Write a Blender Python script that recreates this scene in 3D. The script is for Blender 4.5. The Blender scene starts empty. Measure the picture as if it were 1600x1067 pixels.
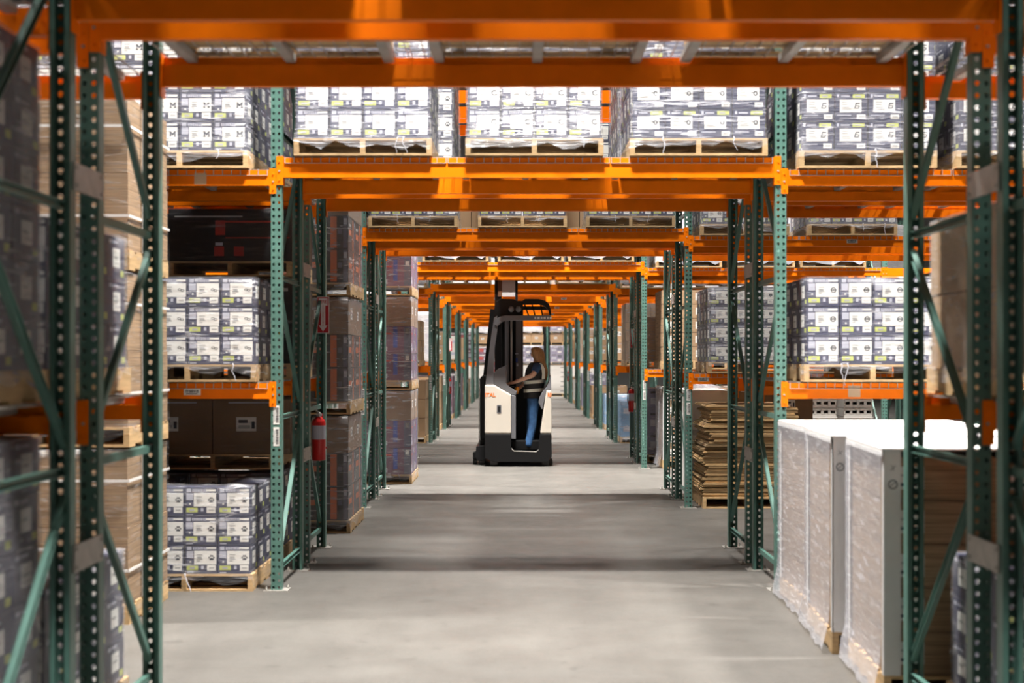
import bpy, bmesh, math, random
from mathutils import Vector, Matrix
random.seed(7)
PI = math.pi
C = bpy.context.scene.collection
H = 1.725           # camera height
XC = 0.065          # centre of the walkway

# ------------------------------------------------------------------ materials
def lin(r, g, b):
    f = lambda c: (c/255)/12.92 if c/255 <= .04045 else ((c/255+.055)/1.055)**2.4
    return (f(r), f(g), f(b), 1)

MATS = {}
def mat(name, col, rough=.5, metal=0.0, var=.0, scale=6.0, bump=0.0, stretch=(1,1,1), rnd=0.0, spec=.5, coat=0.0):
    if name in MATS: return MATS[name]
    m = bpy.data.materials.new(name); m.use_nodes = True
    nt = m.node_tree; N = nt.nodes; L = nt.links
    p = N['Principled BSDF']
    p.inputs['Roughness'].default_value = rough
    p.inputs['Metallic'].default_value = metal
    p.inputs['Specular IOR Level'].default_value = spec
    p.inputs['Coat Weight'].default_value = coat
    p.inputs['Base Color'].default_value = col
    if var or bump or rnd:
        tc = N.new('ShaderNodeTexCoord'); mp = N.new('ShaderNodeMapping')
        mp.inputs['Scale'].default_value = stretch
        L.new(tc.outputs['Object'], mp.inputs['Vector'])
        nz = N.new('ShaderNodeTexNoise'); nz.inputs['Scale'].default_value = scale
        nz.inputs['Detail'].default_value = 5
        L.new(mp.outputs['Vector'], nz.inputs['Vector'])
        if var or rnd:
            mr = N.new('ShaderNodeMapRange')
            mr.inputs['From Min'].default_value = .25; mr.inputs['From Max'].default_value = .75
            mr.inputs['To Min'].default_value = 1-var; mr.inputs['To Max'].default_value = 1+var*.6
            L.new(nz.outputs['Fac'], mr.inputs['Value'])
            val = mr.outputs['Result']
            if rnd:
                oi = N.new('ShaderNodeObjectInfo'); r2 = N.new('ShaderNodeMapRange')
                r2.inputs['To Min'].default_value = 1-rnd; r2.inputs['To Max'].default_value = 1+rnd*.5
                L.new(oi.outputs['Random'], r2.inputs['Value'])
                mu = N.new('ShaderNodeMath'); mu.operation = 'MULTIPLY'
                L.new(val, mu.inputs[0]); L.new(r2.outputs['Result'], mu.inputs[1]); val = mu.outputs[0]
            vm = N.new('ShaderNodeVectorMath'); vm.operation = 'SCALE'
            vm.inputs[0].default_value = col[:3]
            L.new(val, vm.inputs['Scale'])
            L.new(vm.outputs['Vector'], p.inputs['Base Color'])
        if bump:
            b = N.new('ShaderNodeBump'); b.inputs['Strength'].default_value = bump; b.inputs['Distance'].default_value = .01
            L.new(nz.outputs['Fac'], b.inputs['Height']); L.new(b.outputs['Normal'], p.inputs['Normal'])
    MATS[name] = m
    return m

ORANGE = mat('orange_paint', (.95,.198,.0005,1), .42, var=.08, scale=9, spec=.16)
GREEN = mat('green_paint', (.085,.19,.158,1), .42, var=.16, scale=14)
GALV = mat('galvanised_steel', (.42,.40,.37,1), .5, .35, var=.2, scale=14)
WIRE = mat('deck_wire', (.50,.47,.44,1), .45, .4)
WOOD = mat('pallet_wood', (.60,.40,.20,1), .8, var=.30, scale=9, bump=.2, stretch=(1,.3,5), rnd=.30)
KRAFT = mat('kraft_cardboard', (.44,.285,.160,1), .8, var=.10, scale=5, rnd=.15)
KRAFTC = mat('corrugated_edges', (.36,.235,.135,1), .85, var=.55, scale=16, stretch=(.12,.12,5), rnd=.1)
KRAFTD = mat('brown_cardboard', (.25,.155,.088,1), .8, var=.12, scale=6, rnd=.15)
SHEET = mat('flat_cardboard', (.56,.37,.18,1), .85, var=.25, scale=7, rnd=.6)
NAVY = mat('navy_print', (.036,.040,.085,1), .45, rnd=.15)
NAVYG = mat('slate_print', (.10,.105,.16,1), .5)
BLACKC = mat('black_print', (.012,.012,.014,1), .4)
PAPER = mat('white_label', (.78,.77,.74,1), .55)
PAPER2 = mat('pale_grey_print', (.45,.46,.55,1), .55)
LIME = mat('lime_label', (.50,.55,.14,1), .55)
INK = mat('black_ink', (.03,.035,.05,1), .6)
INKG = mat('grey_ink', (.40,.40,.40,1), .6)
REDP = mat('red_print', (.42,.03,.02,1), .5)
ORP = mat('orange_print', (.62,.15,.04,1), .5)
BLUEP = mat('blue_print', (.03,.07,.35,1), .5)
PURP = mat('maroon_purple_print', (.16,.07,.12,1), .5, rnd=.2)
PLUM = mat('pale_purple_print', (.22,.20,.32,1), .5, rnd=.2)
WCART = mat('white_carton', (.70,.68,.65,1), .6, var=.06, rnd=.12)
WBOARD = mat('white_board', (.82,.81,.80,1), .5, var=.03, scale=20)
TANC = mat('tan_card', (.60,.42,.28,1), .7, var=.1)
LBLUE = mat('light_blue_carton', (.17,.36,.60,1), .5, rnd=.2)
STRAP = mat('white_strap', (.82,.80,.78,1), .4)
TRAYM = mat('grey_plastic', (.58,.56,.53,1), .5, var=.1)
CREAM = mat('cream_paint', (.52,.475,.41,1), .35, var=.04, scale=4)
BLK = mat('black_plastic', (.006,.006,.0065,1), .5, spec=.22)
BLK2 = mat('black_steel', (.010,.0105,.012,1), .45, .0, spec=.25)
GREYT = mat('grey_steel', (.115,.115,.125,1), .45, var=.06)
GREYL = mat('light_grey_panel', (.62,.58,.57,1), .5, var=.05, scale=30)
BROWNT = mat('rust_brown', (.18,.075,.035,1), .6, var=.2)
RUBBER = mat('rubber', (.045,.043,.042,1), .8)
ORTXT = mat('orange_letters', (.75,.16,.02,1), .5)
WTXT = mat('pale_letters', (.6,.6,.6,1), .5)
KNOB = mat('amber_knob', (.55,.22,.02,1), .4)
SKIN = mat('skin', (.62,.35,.24,1), .5, var=.06, scale=20)
HAIR = mat('blond_hair', (.36,.185,.07,1), .45, var=.45, scale=30, stretch=(3,3,.3))
JEANS = mat('blue_denim', (.045,.135,.32,1), .85, var=.35, scale=16, bump=.3)
TSHIRT = mat('navy_tshirt', (.02,.055,.14,1), .85, var=.15, scale=18)
VEST = mat('black_vest', (.014,.014,.016,1), .7)
VSTRIPE = mat('reflective_tape', (.72,.76,.68,1), .35)
SHOE = mat('shoe_leather', (.10,.075,.06,1), .6)
EYE = mat('eye_dark', (.02,.015,.012,1), .3)
LIP = mat('lip', (.42,.14,.12,1), .5)
EXT = mat('extinguisher_red', (.55,.012,.012,1), .3)
SIGNR = mat('sign_red', (.45,.012,.02,1), .4)
SIGNW = mat('sign_white', (.75,.70,.70,1), .5)
WALLM = mat('wall_paint', (.24,.24,.235,1), .8, var=.03, scale=2)
CEILM = mat('ceiling_deck', (.07,.07,.072,1), .8)
LAMPB = mat('lamp_housing', (.8,.8,.8,1), .5)

def make_lampglow():
    m = bpy.data.materials.new('lamp_diffuser'); m.use_nodes = True
    p = m.node_tree.nodes['Principled BSDF']
    p.inputs['Emission Color'].default_value = (1,.96,.9,1); p.inputs['Emission Strength'].default_value = 3
    return m
GLOW = make_lampglow()

def make_floor():
    m = bpy.data.materials.new('polished_concrete'); m.use_nodes = True
    nt = m.node_tree; N = nt.nodes; L = nt.links; p = N['Principled BSDF']
    tc = N.new('ShaderNodeTexCoord')
    def noise(scale, st=(1,1,1), det=6, rough=.6):
        mp = N.new('ShaderNodeMapping'); mp.inputs['Scale'].default_value = st
        L.new(tc.outputs['Object'], mp.inputs['Vector'])
        n = N.new('ShaderNodeTexNoise'); n.inputs['Scale'].default_value = scale; n.inputs['Detail'].default_value = det
        n.inputs['Roughness'].default_value = rough
        L.new(mp.outputs['Vector'], n.inputs['Vector']); return n.outputs['Fac']
    def mr(v, a, b, fmin=.3, fmax=.7):
        x = N.new('ShaderNodeMapRange'); x.inputs['From Min'].default_value = fmin; x.inputs['From Max'].default_value = fmax
        x.inputs['To Min'].default_value = a; x.inputs['To Max'].default_value = b; L.new(v, x.inputs['Value']); return x.outputs['Result']
    def mul(a, b):
        x = N.new('ShaderNodeMath'); x.operation = 'MULTIPLY'; L.new(a, x.inputs[0]); L.new(b, x.inputs[1]); return x.outputs[0]
    v = mul(mr(noise(.55), .86, 1.08), mr(noise(3.2,(1,.45,1)), .90, 1.06))
    v = mul(v, mr(noise(60, det=2), .88, 1.12))
    v = mul(v, mr(noise(1.4,(1.6,.12,1)), .93, 1.05))       # worn wheel tracks down the walkway
    v = mul(v, mr(noise(5.5, det=2), .80, 1.0, .28, .36))   # few dark stains
    vm = N.new('ShaderNodeVectorMath'); vm.operation = 'SCALE'; vm.inputs[0].default_value = (.112,.105,.096)
    L.new(v, vm.inputs['Scale']); L.new(vm.outputs['Vector'], p.inputs['Base Color'])
    r = mr(noise(2.0), .38, .6); L.new(r, p.inputs['Roughness'])
    p.inputs['Specular IOR Level'].default_value = .35
    b = N.new('ShaderNodeBump'); b.inputs['Strength'].default_value = .06; b.inputs['Distance'].default_value = .01
    L.new(noise(40), b.inputs['Height']); L.new(b.outputs['Normal'], p.inputs['Normal'])
    return m
FLOORM = make_floor()

def make_film(name, lo, hi, tint, rough=.18, bump=.55):
    """Stretch film: clear with milky diagonal wrinkles, their opacity also painting in white highlight streaks."""
    m = bpy.data.materials.new(name); m.use_nodes = True
    nt = m.node_tree; N = nt.nodes; L = nt.links
    out = N['Material Output']; p = N['Principled BSDF']
    p.inputs['Base Color'].default_value = tint; p.inputs['Roughness'].default_value = rough
    p.inputs['Specular IOR Level'].default_value = .9
    tr = N.new('ShaderNodeBsdfTransparent'); mx = N.new('ShaderNodeMixShader')
    tc = N.new('ShaderNodeTexCoord'); oi = N.new('ShaderNodeObjectInfo')
    mu = N.new('ShaderNodeMath'); mu.operation = 'MULTIPLY'; mu.inputs[1].default_value = 37
    L.new(oi.outputs['Random'], mu.inputs[0])
    ad = N.new('ShaderNodeVectorMath'); ad.operation = 'ADD'
    L.new(tc.outputs['Object'], ad.inputs[0]); L.new(mu.outputs[0], ad.inputs[1])
    def noise(scale, rot, st, det=4, dist=.0):
        mp = N.new('ShaderNodeMapping'); mp.inputs['Rotation'].default_value = rot; mp.inputs['Scale'].default_value = st
        L.new(ad.outputs['Vector'], mp.inputs['Vector'])
        n = N.new('ShaderNodeTexNoise'); n.inputs['Scale'].default_value = scale; n.inputs['Detail'].default_value = det
        n.inputs['Distortion'].default_value = dist
        L.new(mp.outputs['Vector'], n.inputs['Vector']); return n.outputs['Fac']
    a = noise(5, (.5,.45,0), (1,1,7), 4, .6)
    b = noise(2.2, (0,0,0), (1,1,1.6), 2)
    c = noise(11, (-.3,-.25,0), (.6,.6,6), 3, .4)
    def mr(v, f0, f1, t0, t1):
        x = N.new('ShaderNodeMapRange'); x.inputs['From Min'].default_value = f0; x.inputs['From Max'].default_value = f1
        x.inputs['To Min'].default_value = t0; x.inputs['To Max'].default_value = t1; L.new(v, x.inputs['Value']); return x.outputs['Result']
    def op(o, u, v):
        x = N.new('ShaderNodeMath'); x.operation = o; L.new(u, x.inputs[0]); L.new(v, x.inputs[1]); return x.outputs[0]
    s = op('MULTIPLY', mr(a, .52, .72, 0, 1), mr(b, .40, .62, .15, 1))
    s2 = op('MULTIPLY', mr(c, .58, .74, 0, .8), mr(b, .62, .42, 0, 1))
    f = mr(op('MAXIMUM', s, s2), 0, 1, lo, hi)  # whitened streaks stand in for highlights along the film's wrinkles
    bp = N.new('ShaderNodeBump'); bp.inputs['Strength'].default_value = bump; bp.inputs['Distance'].default_value = .02
    L.new(op('ADD', a, c), bp.inputs['Height']); L.new(bp.outputs['Normal'], p.inputs['Normal'])
    L.new(f, mx.inputs['Fac']); L.new(tr.outputs[0], mx.inputs[1]); L.new(p.outputs[0], mx.inputs[2])
    L.new(mx.outputs[0], out.inputs['Surface'])
    return m
FILM = make_film('stretch_film', .06, .62, (.80,.80,.84,1))
FILMT = make_film('bright_stretch_film', .12, .72, (.80,.80,.86,1))
FILMH = make_film('heavy_stretch_film', .16, .75, (.74,.73,.76,1))
FILMV = make_film('cloudy_stretch_film', .26, .80, (.72,.69,.74,1))
FILMW = make_film('milky_stretch_film', .34, .78, (.80,.80,.88,1), .3, .15)
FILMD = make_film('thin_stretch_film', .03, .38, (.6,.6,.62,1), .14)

# ------------------------------------------------------------------ mesh builder
class MB:
    def __init__(s): s.v = []; s.f = []; s.m = []; s.mats = []
    def mi(s, m):
        if m not in s.mats: s.mats.append(m)
        return s.mats.index(m)
    def face(s, pts, m):
        b = len(s.v); s.v += [tuple(p) for p in pts]; s.f.append(tuple(range(b, b+len(pts)))); s.m.append(s.mi(m))
    def box(s, x0, x1, y0, y1, z0, z1, m, M=None):
        P = [(x0,y0,z0),(x1,y0,z0),(x1,y1,z0),(x0,y1,z0),(x0,y0,z1),(x1,y0,z1),(x1,y1,z1),(x0,y1,z1)]
        if M is not None: P = [tuple(M @ Vector(p)) for p in P]
        b = len(s.v); s.v += P; k = s.mi(m)
        for q in ((0,3,2,1),(4,5,6,7),(0,1,5,4),(1,2,6,5),(2,3,7,6),(3,0,4,7)):
            s.f.append(tuple(b+i for i in q)); s.m.append(k)
    def bar(s, a, b, w, h, m, up=(0,0,1)):
        a = Vector(a); b = Vector(b); d = b-a; L = d.length; d.normalize()
        x = d.cross(Vector(up))
        if x.length < 1e-5: x = d.cross(Vector((1,0,0)))
        x.normalize(); z = x.cross(d)
        M = Matrix(((x.x,d.x,z.x,a.x),(x.y,d.y,z.y,a.y),(x.z,d.z,z.z,a.z),(0,0,0,1)))
        s.box(-w/2, w/2, 0, L, -h/2, h/2, m, M)
    def prism(s, pts, y0, y1, m, bev=0):
        """polygon in x,z extruded along y"""
        n = len(pts); b = len(s.v); k = s.mi(m)
        s.v += [(p[0],y0,p[1]) for p in pts]+[(p[0],y1,p[1]) for p in pts]
        s.f.append(tuple(b+i for i in range(n))); s.m.append(k)
        s.f.append(tuple(b+n+i for i in reversed(range(n)))); s.m.append(k)
        for i in range(n):
            j = (i+1) % n; s.f.append((b+i, b+n+i, b+n+j, b+j)); s.m.append(k)
    def prism_x(s, pts, x0, x1, m):
        """polygon in y,z extruded along x"""
        n = len(pts); b = len(s.v); k = s.mi(m)
        s.v += [(x0,p[0],p[1]) for p in pts]+[(x1,p[0],p[1]) for p in pts]
        s.f.append(tuple(b+i for i in range(n))); s.m.append(k)
        s.f.append(tuple(b+n+i for i in reversed(range(n)))); s.m.append(k)
        for i in range(n):
            j = (i+1) % n; s.f.append((b+i, b+n+i, b+n+j, b+j)); s.m.append(k)
    def lathe(s, prof, m, n=16, M=None):
        b = len(s.v); k = s.mi(m)
        for r, z in prof:
            for i in range(n):
                p = Vector((r*math.cos(2*PI*i/n), r*math.sin(2*PI*i/n), z))
                if M is not None: p = M @ p
                s.v.append(tuple(p))
        for j in range(len(prof)-1):
            for i in range(n):
                i2 = (i+1) % n
                s.f.append((b+j*n+i, b+j*n+i2, b+(j+1)*n+i2, b+(j+1)*n+i)); s.m.append(k)
        s.f.append(tuple(b+i for i in reversed(range(n)))); s.m.append(k)
        e = b+(len(prof)-1)*n; s.f.append(tuple(e+i for i in range(n))); s.m.append(k)
    def tube(s, pts, r, m, n=8):
        P = [Vector(p) for p in pts]; b = len(s.v); k = s.mi(m)
        rs = r if isinstance(r, (list, tuple)) else [r]*len(P)
        ref = None
        for i, p in enumerate(P):
            d = (P[min(i+1,len(P)-1)]-P[max(i-1,0)]).normalized()
            if ref is None:
                ref = d.orthogonal().normalized()
            ref = (ref-d*ref.dot(d)).normalized(); q = d.cross(ref)
            for j in range(n):
                a = 2*PI*j/n; s.v.append(tuple(p+(ref*math.cos(a)+q*math.sin(a))*rs[i]))
        for i in range(len(P)-1):
            for j in range(n):
                j2 = (j+1) % n
                s.f.append((b+i*n+j, b+i*n+j2, b+(i+1)*n+j2, b+(i+1)*n+j)); s.m.append(k)
        s.f.append(tuple(b+j for j in reversed(range(n)))); s.m.append(k)
        e = b+(len(P)-1)*n; s.f.append(tuple(e+j for j in range(n))); s.m.append(k)
    def loft(s, rings, m, cap=True):
        n = len(rings[0]); b = len(s.v); k = s.mi(m)
        for R in rings: s.v += [tuple(p) for p in R]
        for i in range(len(rings)-1):
            for j in range(n):
                j2 = (j+1) % n
                s.f.append((b+i*n+j, b+i*n+j2, b+(i+1)*n+j2, b+(i+1)*n+j)); s.m.append(k)
        if cap:
            s.f.append(tuple(b+j for j in reversed(range(n)))); s.m.append(k)
            e = b+(len(rings)-1)*n; s.f.append(tuple(e+j for j in range(n))); s.m.append(k)
    def mesh(s, name, smooth=False, fix=True):
        me = bpy.data.meshes.new(name)
        me.from_pydata(s.v, [], s.f)
        for m in s.mats: me.materials.append(m)
        me.polygons.foreach_set('material_index', s.m)
        if fix:
            bm = bmesh.new(); bm.from_mesh(me); bmesh.ops.recalc_face_normals(bm, faces=bm.faces); bm.to_mesh(me); bm.free()
        if smooth: me.polygons.foreach_set('use_smooth', [True]*len(me.polygons))
        me.update()
        return me

# ------------------------------------------------------------------ object helpers
class T:                                     # a template: shared mesh + its parts
    def __init__(s, name, me=None, loc=(0,0,0), rz=0, kids=None, label=None):
        s.name = name; s.me = me; s.loc = loc; s.rz = rz; s.kids = kids or []; s.label = label
def link(t, parent=None, loc=None, rz=None):
    o = bpy.data.objects.new(t.name, t.me); C.objects.link(o)
    o.location = t.loc if loc is None else loc
    o.rotation_euler = (0,0, t.rz if rz is None else rz)
    if parent is not None: o.parent = parent
    if t.label: o['label'] = t.label
    for k in t.kids: link(k, o)
    return o
def thing(t, loc, rz, label, cat, group=None):
    o = link(t, None, loc, rz); o['label'] = label; o['category'] = cat
    if group: o['group'] = group
    n = len(label.split())
    if not 4 <= n <= 16: print('LABEL LENGTH', n, label)
    return o
def part(name, me, parent, label=None, loc=(0,0,0)):
    return link(T(name, me, loc, 0, None, label), parent)
def structure(name, me, loc=(0,0,0), label=None):
    o = link(T(name, me, loc)); o['kind'] = 'structure'
    if label: o['label'] = label
    return o

# ------------------------------------------------------------------ rack parts
PH = 5.1
def post_mesh():
    """C-section upright, front face at y=-.038 punched with two columns of teardrop holes."""
    b = MB(); w = .040; p = .0508; t = .003
    hole = [(0,.0115),(.0078,.0085),(.0105,.001),(.0062,-.009),(0,-.0125),(-.0062,-.009),(-.0105,.001),(-.0078,.0085)]
    rect = [(0,p/2),(w/2,p/2),(w/2,0),(w/2,-p/2),(0,-p/2),(-w/2,-p/2),(-w/2,0),(-w/2,p/2)]
    n = int(PH/p)
    for i in range(n):
        zc = (i+.5)*p
        for xc in (-w/2, w/2):
            base = len(b.v); k = b.mi(GREEN)
            for ring, y in ((rect,-.038),(hole,-.038),(hole,-.035),(rect,-.035)):
                b.v += [(xc+q[0], y, zc+q[1]) for q in ring]
            for r in range(3):
                for j in range(8):
                    j2 = (j+1) % 8
                    b.f.append((base+r*8+j, base+r*8+j2, base+(r+1)*8+j2, base+(r+1)*8+j)); b.m.append(k)
    for sx in (-1, 1):
        b.box(sx*.040-(t if sx>0 else 0), sx*.040+(t if sx<0 else 0), -.038, .038, 0, PH, GREEN)
        b.box(min(sx*.040, sx*.019), max(sx*.040, sx*.019), .035, .038, 0, PH, GREEN)
    return b.mesh('post', fix=False)
POST = post_mesh()
def base_mesh():
    b = MB(); b.box(-.09, .09, -.075, .075, 0, .008, GALV)
    for x, y in ((-.07,-.055),(.07,.055)):
        b.lathe([(.010,.008),(.010,.022),(.006,.024),(.006,.035)], GALV, 6, Matrix.Translation((x,y,0)))
    return b.mesh('base_plate')
BASE = base_mesh()
FD = .99                                        # post centre to post centre in one frame
def brace(y0, z0, y1, z1):
    b = MB()
    a, c = Vector((0,y0,z0)), Vector((0,y1,z1))
    d = (c-a).normalized(); nrm = Vector((1,0,0)).cross(d)
    b.bar(a, c, .004, .036, GREEN, up=nrm)
    for s in (-1, 1):
        off = nrm*(s*.016)
        b.bar(a+off+Vector((.012,0,0)), c+off+Vector((.012,0,0)), .026, .004, GREEN, up=nrm)
    return b.mesh('brace')
HB = [brace(.02, z, FD-.02, z) for z in (.17, 1.28, 2.32, 3.40, 4.50)]
DB = [brace(*q) for q in ((.02,.25,FD-.02,1.17),(FD-.02,1.38,.02,2.24),(.02,2.41,FD-.02,3.32),(FD-.02,3.49,.02,4.42))]
FRAME = T('upright_frame', None, kids=[T('post', POST), T('post', POST, (0,FD,0), PI), T('base_plate', BASE), T('base_plate', BASE, (0,FD,0), PI)]
          + [T('horizontal_brace', m) for m in HB] + [T('diagonal_brace', m) for m in DB])
def spacer_mesh():
    b = MB(); b.box(-.004, .004, -.19, .19, -.055, .055, GALV)
    for y in (-.165, .165):
        for z in (-.035, .035): b.lathe([(.008,0),(.008,.006)], GALV, 6, Matrix.Translation((.004,y,z)) @ Matrix.Rotation(PI/2,4,'Y'))
    return b.mesh('row_spacer')
SPACER = T('row_spacer', spacer_mesh())

BL = 3.73-.08-.004
def beam_t(h, conn_h):
    """step beam, top edge at z=0, front face y=-.044; end connectors hook onto the post faces"""
    b = MB(); L2 = BL/2
    b.prism_x([(-.044,0),(-.020,0),(-.020,-.040),(.004,-.040),(.004,-h),(-.044,-h)], -L2, L2, ORANGE)
    bar = b.mesh('beam_bar')
    kids = [T('beam_bar', bar)]
    for s in (-1, 1):
        c = MB(); x0, x1 = s*(L2-.002), s*(L2+.041)
        c.box(min(x0,x1), max(x0,x1), -.046, -.041, -conn_h, .012, ORANGE)
        c.box(min(x0, x0-s*.006), max(x0, x0-s*.006), -.046, .036, -conn_h, .012, ORANGE)
        for k in range(3):
            c.lathe([(.008,0),(.006,.006)], GALV if k == 1 else ORANGE, 8, Matrix.Translation(((x0+x1)/2,-.046,-.03-k*(conn_h-.05)/2.2)) @ Matrix.Rotation(PI/2,4,'X'))
        kids.append(T('end_connector', c.mesh('end_connector')))
    return T('rack_beam', None, kids=kids)
BEAM6 = beam_t(.145, .20)
BEAM4 = beam_t(.115, .175)
def deck_t(w=1.19):
    b = MB(); x0 = -w/2; n = 19; r = .0025
    ya, yb = -.048, FD+.048
    for i in range(n):
        x = x0+w*i/(n-1)
        b.box(x-r, x+r, ya, yb, .002, .007, WIRE)
        b.box(x-r, x+r, ya-r, ya+r, -.040, .007, WIRE); b.box(x-r, x+r, yb-r, yb+r, -.040, .007, WIRE)
    for j in range(11):
        y = .01+(FD-.02)*j/10
        b.box(-w/2, w/2, y-r, y+r, .006, .010, WIRE)
    for y in (ya, yb): b.box(-w/2, w/2, y-r-.003, y+r+.003, -.042, -.038, WIRE)
    kids = [T('wire_mesh', b.mesh('wire_mesh'))]
    c = MB(); c.prism([(-.026,.002),(-.026,-.028),(-.022,-.034),(.022,-.034),(.026,-.028),(.026,.002)], .010, FD-.010, GALV)
    ch = c.mesh('support_channel')
    for x in (-.50, -.02, .46): kids.append(T('support_channel', ch, (x,0,0)))
    return T('wire_deck', None, kids=kids)
DECK = deck_t()

ORD = ['nearest','second','third','fourth','fifth','sixth','seventh','eighth','ninth','tenth']
YF = [4.61, 10.55, 16.31, 22.10, 28.70, 34.0, 40.2, 46.5, 53.3, 59.0]
FX = {-2: XC-1.865-3.73, -1: XC-1.865, 1: XC+1.865, 2: XC+1.865+3.73, 3: XC+1.865+7.46}
BAYX = {0: XC, -1: XC-3.73, 1: XC+3.73, 2: XC+7.46}
FWHERE = {-2: 'one bay left of the walkway', -1: 'at the left edge of the walkway', 1: 'at the right edge of the walkway',
          2: 'one bay right of the walkway', 3: 'two bays right of the walkway'}
BWHERE = {0: 'over the walkway', -1: 'left of the walkway', 1: 'right of the walkway', 2: 'two bays right of the walkway'}
PLACE4 = ['frontmost of four', 'second from front', 'third from front', 'rearmost of four']
Z2T, Z2S, Z1 = 3.20, 3.11, 1.535
POSTS = {}; BEAMS = {}
for r, y0 in enumerate(YF):
    row = f'{ORD[r]} rack row'
    fxs = [-2, -1, 1, 2] + ([3] if 3 <= r <= 5 else [])
    for k in fxs:
        for half, (yy, rz) in enumerate(((y0, 0), (y0+2.36, PI))):
            POSTS[r,k,half] = thing(FRAME, (FX[k], yy, 0), rz, f'green perforated upright frame {FWHERE[k]}, {row}, {("front","rear")[half]} half', 'rack frame', 'green rack uprights')
    for k in (-1, 1):
        for z, wd in ((.93, 'lower'), (2.44, 'upper')):
            sx = -1 if k > 0 else 1
            thing(SPACER, (FX[k]+sx*.0448, y0+FD+.185, z), PI if k > 0 else 0, f'{wd} grey joining plate, {("left","right")[k>0]} walkway edge, {row}', 'rack spacer', 'steel row spacers')
    bays = [0, -1, 1] + ([2] if 3 <= r <= 5 else [])
    for bk in bays:
        for lev, z, t in (((2, Z2T, BEAM6),) if bk == 0 else ((2, Z2S, BEAM4), (1, Z1, BEAM4))):
            for q, (dy, rz) in enumerate(((0,0),(FD,PI),(FD+.38,0),(2.36,PI))):
                if bk != 0 and r >= 5 and q in (1, 2): continue
                lv = '' if bk == 0 else ('upper ' if lev == 2 else 'lower ')
                BEAMS[r,bk,lev,q] = thing(t, (BAYX[bk], y0+dy, z), rz, f'{lv}orange beam {BWHERE[bk]}, {row}, {PLACE4[q]}', 'rack beam', 'orange rack beams')
            if r <= 3 and bk != 2:
                for half, (dy, rz) in enumerate(((0,0),(2.36,PI))):
                    for i in range(3):
                        lv = '' if bk == 0 else ('upper ' if lev == 2 else 'lower ')
                        thing(DECK, (BAYX[bk]+(i-1)*1.205, y0+dy, z), rz, f'{lv}wire mesh deck {BWHERE[bk]}, {row}, {("front","rear")[half]} half, {("left","middle","right")[i]} of three', 'wire deck', 'wire mesh rack decks')
# a third level seen through the gaps above the walkway
for r in (2, 3):
    for q, (dy, rz) in enumerate(((0,0),(FD,PI),(FD+.38,0),(2.36,PI))):
        thing(BEAM6, (XC, YF[r]+dy, 4.78), rz, f'topmost orange beam high over the walkway, {ORD[r]} rack row, {PLACE4[q]}', 'rack beam', 'orange rack beams')

# stickers on beams and posts
def sticker(w, h, m, code=True, cols=9):
    b = MB(); b.box(-w/2, w/2, -.0012, 0, -h/2, h/2, m)
    if code:
        rr = random.Random(int(w*1e4+h*1e3)); x = -w*.40
        while x < w*.38:
            d = w*rr.choice((.02,.03,.045)); b.box(x, x+d, -.0018, -.0012, -h*.12, h*.34, INK); x += d+w*rr.choice((.02,.03,.05))
        b.box(-w*.36, w*.30, -.0018, -.0012, -h*.36, -h*.22, INK)
    return b.mesh('barcode_label')
ST_W = sticker(.125, .046, PAPER); ST_T = sticker(.090, .085, TANC, False); ST_V = sticker(.045, .155, PAPER)
def vsticker():
    b = MB(); b.box(-.022, .022, -.0012, 0, -.07, .07, PAPER); z = -.055
    rr = random.Random(3)
    while z < .05:
        d = rr.choice((.003,.004,.006)); b.box(-.004, .017, -.0018, -.0012, z, z+d, INK); z += d+rr.choice((.003,.005))
    b.box(-.016, -.010, -.0018, -.0012, -.05, .045, INKG)
    return b.mesh('barcode_label')
ST_V = vsticker()
def stick(key, x, dz, me):
    part('barcode_label', me, BEAMS[key], 'printed barcode sticker', (x-BAYX[key[1]], -.0442, dz))
stick((1,-1,2,0), -2.36, -.065, ST_T); stick((1,-1,1,0), -2.42, -.065, ST_W)
stick((1,1,1,0), 2.47, -.060, ST_T); stick((2,1,2,0), 3.80, -.055, ST_W); stick((2,1,1,0), 2.10, -.06, ST_W)
for r in (5,6,7): 
    for x in (-.55, 1.05): stick((r,0,2,0), x, -.07, ST_W)
for r, k in ((1,-1),(2,-1),(2,1),(3,1),(3,-1),(4,-1),(5,1),(5,-1),(6,-1),(6,1)):
    for z in (1.30, 1.14): part('barcode_label', ST_V, POSTS[r,k,0], 'white barcode sticker', (0,-.0385,z))

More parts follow.
